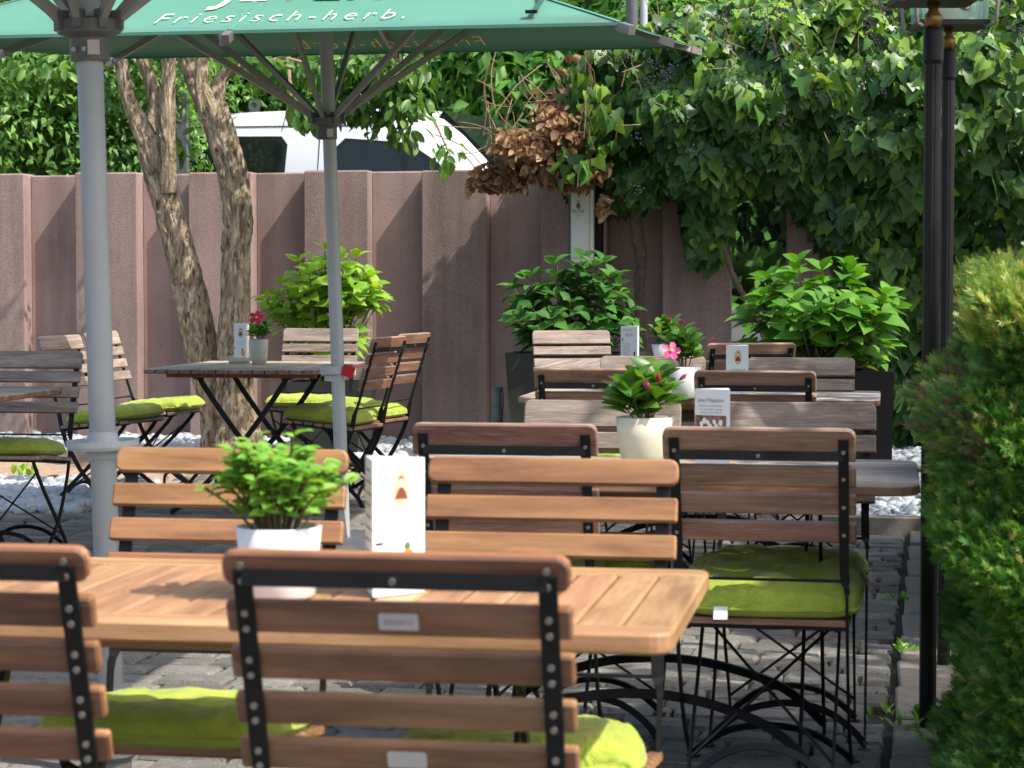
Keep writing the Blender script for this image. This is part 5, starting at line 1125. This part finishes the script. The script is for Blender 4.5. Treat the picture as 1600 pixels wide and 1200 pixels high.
# ================================================================== HEDGE
def hedge(px_l, D0, D1, wx, top, label, seed, n_, ls, tipf):
    q = np.random.default_rng(seed); xl, y0 = W(px_l, D0, .8); x1, y1 = xl + wx, y0 + (D1 - D0); t = empty('yew_hedge', ((xl + x1) / 2, (y0 + y1) / 2, 0), label, 'hedge'); cx, cy = t.location.x, t.location.y
    A, B = (x1 - xl) / 2, (y1 - y0) / 2
    # superellipsoid surface points
    th = q.uniform(-math.pi, math.pi, n_); v = q.uniform(0, 1, n_) ** .8; e = .30
    c, s = np.cos(th), np.sin(th); X = A * np.sign(c) * np.abs(c) ** e; Y = B * np.sign(s) * np.abs(s) ** e
    roof = q.random(n_) < .28; zz = np.where(roof, top, v * top); shrink_ = np.where(roof, q.random(n_) ** .5, 1 - np.clip((zz - top * .84) / (top * .16), 0, 1) ** 2.2 * .16 )
    X *= shrink_; Y *= shrink_; zz = np.where(roof, top - .13 * (shrink_ ** 2) ** 1.6 * 1.3, zz)
    nn = np.stack([c * np.abs(c) ** .2, s * np.abs(s) ** .2, np.zeros(n_)], 1) * (1 - .55 * roof[:, None]); nn[:, 2] = np.where(roof, 1, np.clip((zz - top * .7) * 2.2, .10, 1)); nn = unit(nn)
    lum = .045 * np.sin(X * 9 + zz * 7) + .035 * np.sin(Y * 11 - zz * 12 + 2) + .03 * np.sin(zz * 23 + X * 15); pos = np.stack([X, Y, zz], 1) + nn * (lum[:, None] - .05 * q.random((n_, 1)) + .02)
    pos[:, 2] = np.maximum(pos[:, 2], .02)
    # each sprig: a short twig fan of needles
    tv = []; tf = []
    for k in range(6):
        f_ = .15 + .85 * k / 5
        for sgn in (-1, 1):
            a = sgn * (1.05 - .5 * f_); L_ = .42 * (1 - .35 * f_); w = .045; bx, by = 0, f_ * .72; ex, ey = bx + math.sin(a) * L_, by + math.cos(a) * L_; nx_, ny_ = math.cos(a) * w, -math.sin(a) * w
            o_ = len(tv); zc_ = .10 * abs(math.sin(k * 2.1)); tv += [(bx - nx_, by - ny_, 0), (bx + nx_, by + ny_, 0), (ex, ey, zc_)]; tf.append((o_, o_ + 1, o_ + 2))
    o_ = len(tv); tv += [(-.03, 0, 0), (.03, 0, 0), (.0, 1.1, 0)]; tf.append((o_, o_ + 1, o_ + 2)); T = (np.array(tv), tf)
    d = unit(nn * .75 + UP * .35 + q.normal(size=(n_, 3)) * .42); nr = unit(q.normal(size=(n_, 3)) + UP * .5 + nn * .4); s_ = ls * (.6 + .8 * q.random(n_))
    tip_p = np.where(pos[:, 2] > top * .86, .72, .06 + .10 * (np.sin(X * 8 + zz * 6) > .5)); r_ = q.random(n_); dead = (np.sin(X * 5 - 3 * zz + 1) + np.sin(zz * 9 + X * 14) > 1.45) & (q.random(n_) < .38) & ~roof
    pick = np.where(dead, 2, np.where(r_ < tip_p * tipf, 1, 0))
    cloud('foliage', T, pos, d, nr, s_, [M['leaf_yew'], M['leaf_yew_tip'], M['leaf_brown']], t, pick)
    mb = MB(); n2, n3 = 40, 14; vs = []                   # dark woody heart of the hedge
    for j in range(n3 + 1):
        z_ = top * .93 * j / n3; sh = .90 - .16 * max(0, (j / n3 - .8) / .2) ** 2
        for k in range(n2):
            a = 2 * math.pi * k / n2; c_, s2 = math.cos(a), math.sin(a); rr = sh * (1 + .05 * noise.noise(Vector((c_ * 3, s2 * 3, z_ * 4)))); vs.append((A * math.copysign(abs(c_) ** e, c_) * rr, B * math.copysign(abs(s2) ** e, s2) * rr, z_))
    mb.add(vs, [(j * n2 + k, j * n2 + (k + 1) % n2, (j + 1) * n2 + (k + 1) % n2, (j + 1) * n2 + k) for j in range(n3) for k in range(n2)] + [tuple(range(n3 * n2, (n3 + 1) * n2))]); mb.build('inner_growth', M['leaf_yew'], t, smooth=True)
    mb = MB()
    for k in range(70):
        a = random.uniform(2.2, 5.2); c_, s2 = math.cos(a), math.sin(a); z_ = random.uniform(.05, top * .85); p_ = Vector((A * math.copysign(abs(c_) ** e, c_) * .84, B * math.copysign(abs(s2) ** e, s2) * .84, z_)); mb.tube([p_, p_ + Vector((c_ * .10, s2 * .10, random.uniform(-.05, .12)))], [.004, .0015], 4)
    o = mb.build('dead_twigs', M['twig'], t); o['kind'] = 'stuff'
hedge(1529, 4.75, 5.95, .95, 1.245, 'clipped yew hedge with yellow tips filling the lower right of the photo', 31, 64000, .045, 1)
hedge(1530, 7.3, 10.3, 1.2, 1.33, 'second clipped yew hedge, its rounded top showing just behind the nearer one', 32, 36000, .038, 1.1)

# ------------------------------------------------------------------ lamp posts
def lamp(px, D, ytop, dia, label, base=0):
    x, y = W(px, D); z = g(x, y); t = empty('garden_lamp', (x, y, z), label, 'lamp', YAW, 'black garden lanterns'); top = hz(ytop, D) - z; r_ = dia / 2; n_ = 32; vs = []
    for zz in (0, top - .16):
        for k in range(n_): a = 2 * math.pi * k / n_; rr = r_ * (1 - .07 * (k % 4 == 0)); vs.append((rr * math.cos(a), rr * math.sin(a), zz))
    mb = MB(); mb.add(vs, [(k, (k + 1) % n_, n_ + (k + 1) % n_, n_ + k) for k in range(n_)]); mb.build('post', M['post'], t)
    mb = MB(); mb.lathe([(r_ * 1.02, top - .165), (r_ * 1.18, top - .155), (r_ * 1.18, top - .075), (r_ * 1.05, top - .068)], 24); mb.build('sleeve', M['post'], t)
    mb = MB(); mb.lathe([(r_ * .7, top - .07), (r_ * 1.0, top - .05), (r_ * 1.05, top - .035), (r_ * .55, top - .02), (r_ * .8, top - .002)], 20); mb.build('brass_knob', M['brass'], t, smooth=True)
    w = .108; hh = .26
    mb = MB(); mb.box((0, 0, top + .006), (2 * w, 2 * w, .016)); mb.build('base_plate', M['metal'], t)
    mb = MB(); mb.lathe([(.028, top + .014), (.028, top + .18)], 20); mb.build('lamp_tube', M['lamp_cyl'], t, smooth=True)
    for k, (ax, ay) in enumerate(((0, -1), (1, 0), (0, 1), (-1, 0))):
        mb = MB(); rot_ = Matrix.Rotation(R(90 * k), 3, 'Z'); vs = [rot_ @ Vector(v) for v in [(-w * .92, -w * .92, top + .015), (w * .92, -w * .92, top + .015), (w * 1.15, -w * 1.15, top + hh), (-w * 1.15, -w * 1.15, top + hh)]]; vs += [v - (rot_ @ Vector((0, -.003, 0))) for v in vs]
        mb.add(vs, [(0, 1, 2, 3), (7, 6, 5, 4), (0, 4, 5, 1), (1, 5, 6, 2), (2, 6, 7, 3), (3, 7, 4, 0)]); mb.build('glass_pane', M['lantern_glass'], t)
        c_, s_ = (-1, -1) if k == 0 else ((1, -1) if k == 1 else ((1, 1) if k == 2 else (-1, 1))); mb = MB(); mb.tube(smooth_path([(c_ * w * .85, s_ * w * .85, top + .0), (c_ * w * 1.05, s_ * w * 1.05, top - .002), (c_ * w * 1.14, s_ * w * 1.14, top + .03), (c_ * w * 1.25, s_ * w * 1.25, top + hh)], 3), .006, 8); mb.build('frame_bar', M['lamp_rim'], t, smooth=True)
    mb = MB(); mb.lathe([(w * 1.75, top + hh), (w * 1.2, top + hh + .07), (.03, top + hh + .12), (.01, top + hh + .16)], 4); mb.build('roof', M['metal'], t, (0, 0, 0), (0, 0, R(45)))
    return t
lamp(1449, 6.15, 4, .046, 'nearer black fluted lamp post rising beside the yew hedge')
lamp(1474, 7.15, 43, .040, 'farther black lamp post with glass lantern, just right of the nearer post')

# ------------------------------------------------------------------ weeds, leaves, stones on the ground
def weed(x, y, n_, s_, label, mat=M['leaf_herb']):
    t = empty('weed', (x, y, g(x, y)), label, 'weed'); pos = np.stack([rng.normal(size=n_) * s_ * .5, rng.normal(size=n_) * s_ * .5, rng.random(n_) * s_ * .5], 1); d = unit(pos * [2, 2, 0] + UP * .5 + rand_dirs(n_) * .3)
    leaves(t, T_OVAL, pos, d, unit(UP + rand_dirs(n_) * .4), s_ * (.5 + .5 * rng.random(n_)), mat, n_)
x, y = W(1412, 7.4); weed(x, y, 14, .05, 'green weed growing in the joint beside the lamp post')
x, y = W(1395, 6.3); weed(x, y, 12, .04, 'low green weed between pavers and edging slab near the lower right')
x, y = W(1432, 6.15); weed(x, y, 14, .06, 'leafy weed at the foot of the nearer lamp post')
x, y = W(1408, 8.6); weed(x, y, 9, .04, 'small weed in the joint below the white pebbles on the right')
x, y = W(40, 13.3); weed(x, y, 16, .08, 'pale green weed on the sandy earth under the left chair', M['leaf_hyd_yel'])
x, y = W(100, 12.6); weed(x, y, 12, .07, 'pale green tuft at the pebble edge near the parasol pole', M['leaf_hyd_yel'])
x, y = W(735, 11.0); weed(x, y, 40, .12, 'bushy green weed seen between the backs of the teak chair slats')
N = 300; pos = np.stack([rng.uniform(-4.5, 2.0, N), rng.uniform(5, 13.4, N), np.zeros(N)], 1); pos[:, 2] = [g(a, b_) + .008 for a, b_ in pos[:, :2]]
cloud('fallen_leaves', T_SMALL, pos, unit(rand_dirs(N) * [1, 1, .1]), unit(UP + rand_dirs(N) * .3), .02 + .025 * rng.random(N), M['leaf_dry'])
bm_ = bmesh.new(); bmesh.ops.create_icosphere(bm_, subdivisions=2, radius=.05)
for v in bm_.verts: v.co *= 1 + .3 * noise.noise(v.co * 30); v.co.z *= .6
me = bpy.data.meshes.new('stone'); bm_.to_mesh(me); bm_.free(); me.materials.append(M['clay']); x, y = W(84, 12.9); tag(obj('stone', me, None, (x, y, g(x, y) + .03)), 'reddish stone lying on the sandy earth at the left', 'stone')

# ------------------------------------------------------------------ unseen trees added beyond the right edge to shade that half of the terrace
def shade_tree(cx, D, h0, h1, r_, n_, label, seed):
    v = RT * cx + FW * D; t = empty('added_shade_tree', (v.x, v.y, 0), label, 'tree'); trunk_mesh([(0, 0, -.05, .13), (.04, .02, 1.3, .10), (0, 0, (h0 + h1) / 2, .06)]).build('trunk', M['bark'], t, smooth=True)
    crown(t, (v.x, v.y, (h0 + h1) / 2), (r_, r_, (h1 - h0) / 2), n_, T_OVAL, .16, M['leaf_tree'], seed, 12, .45, .5, .3)
shade_tree(4.6, 8.2, 2.9, 5.6, 2.0, 2600, 'leafy tree added out of view beyond the hedge to shade the tables', 51)
shade_tree(3.7, 4.9, 2.7, 4.6, 1.45, 1900, 'smaller tree added out of view beside the near hedge for its shade', 52)
shade_tree(6.6, 11.5, 2.6, 6.4, 2.0, 2500, 'tall tree added out of view on the right beyond the ivy for its shade', 53)
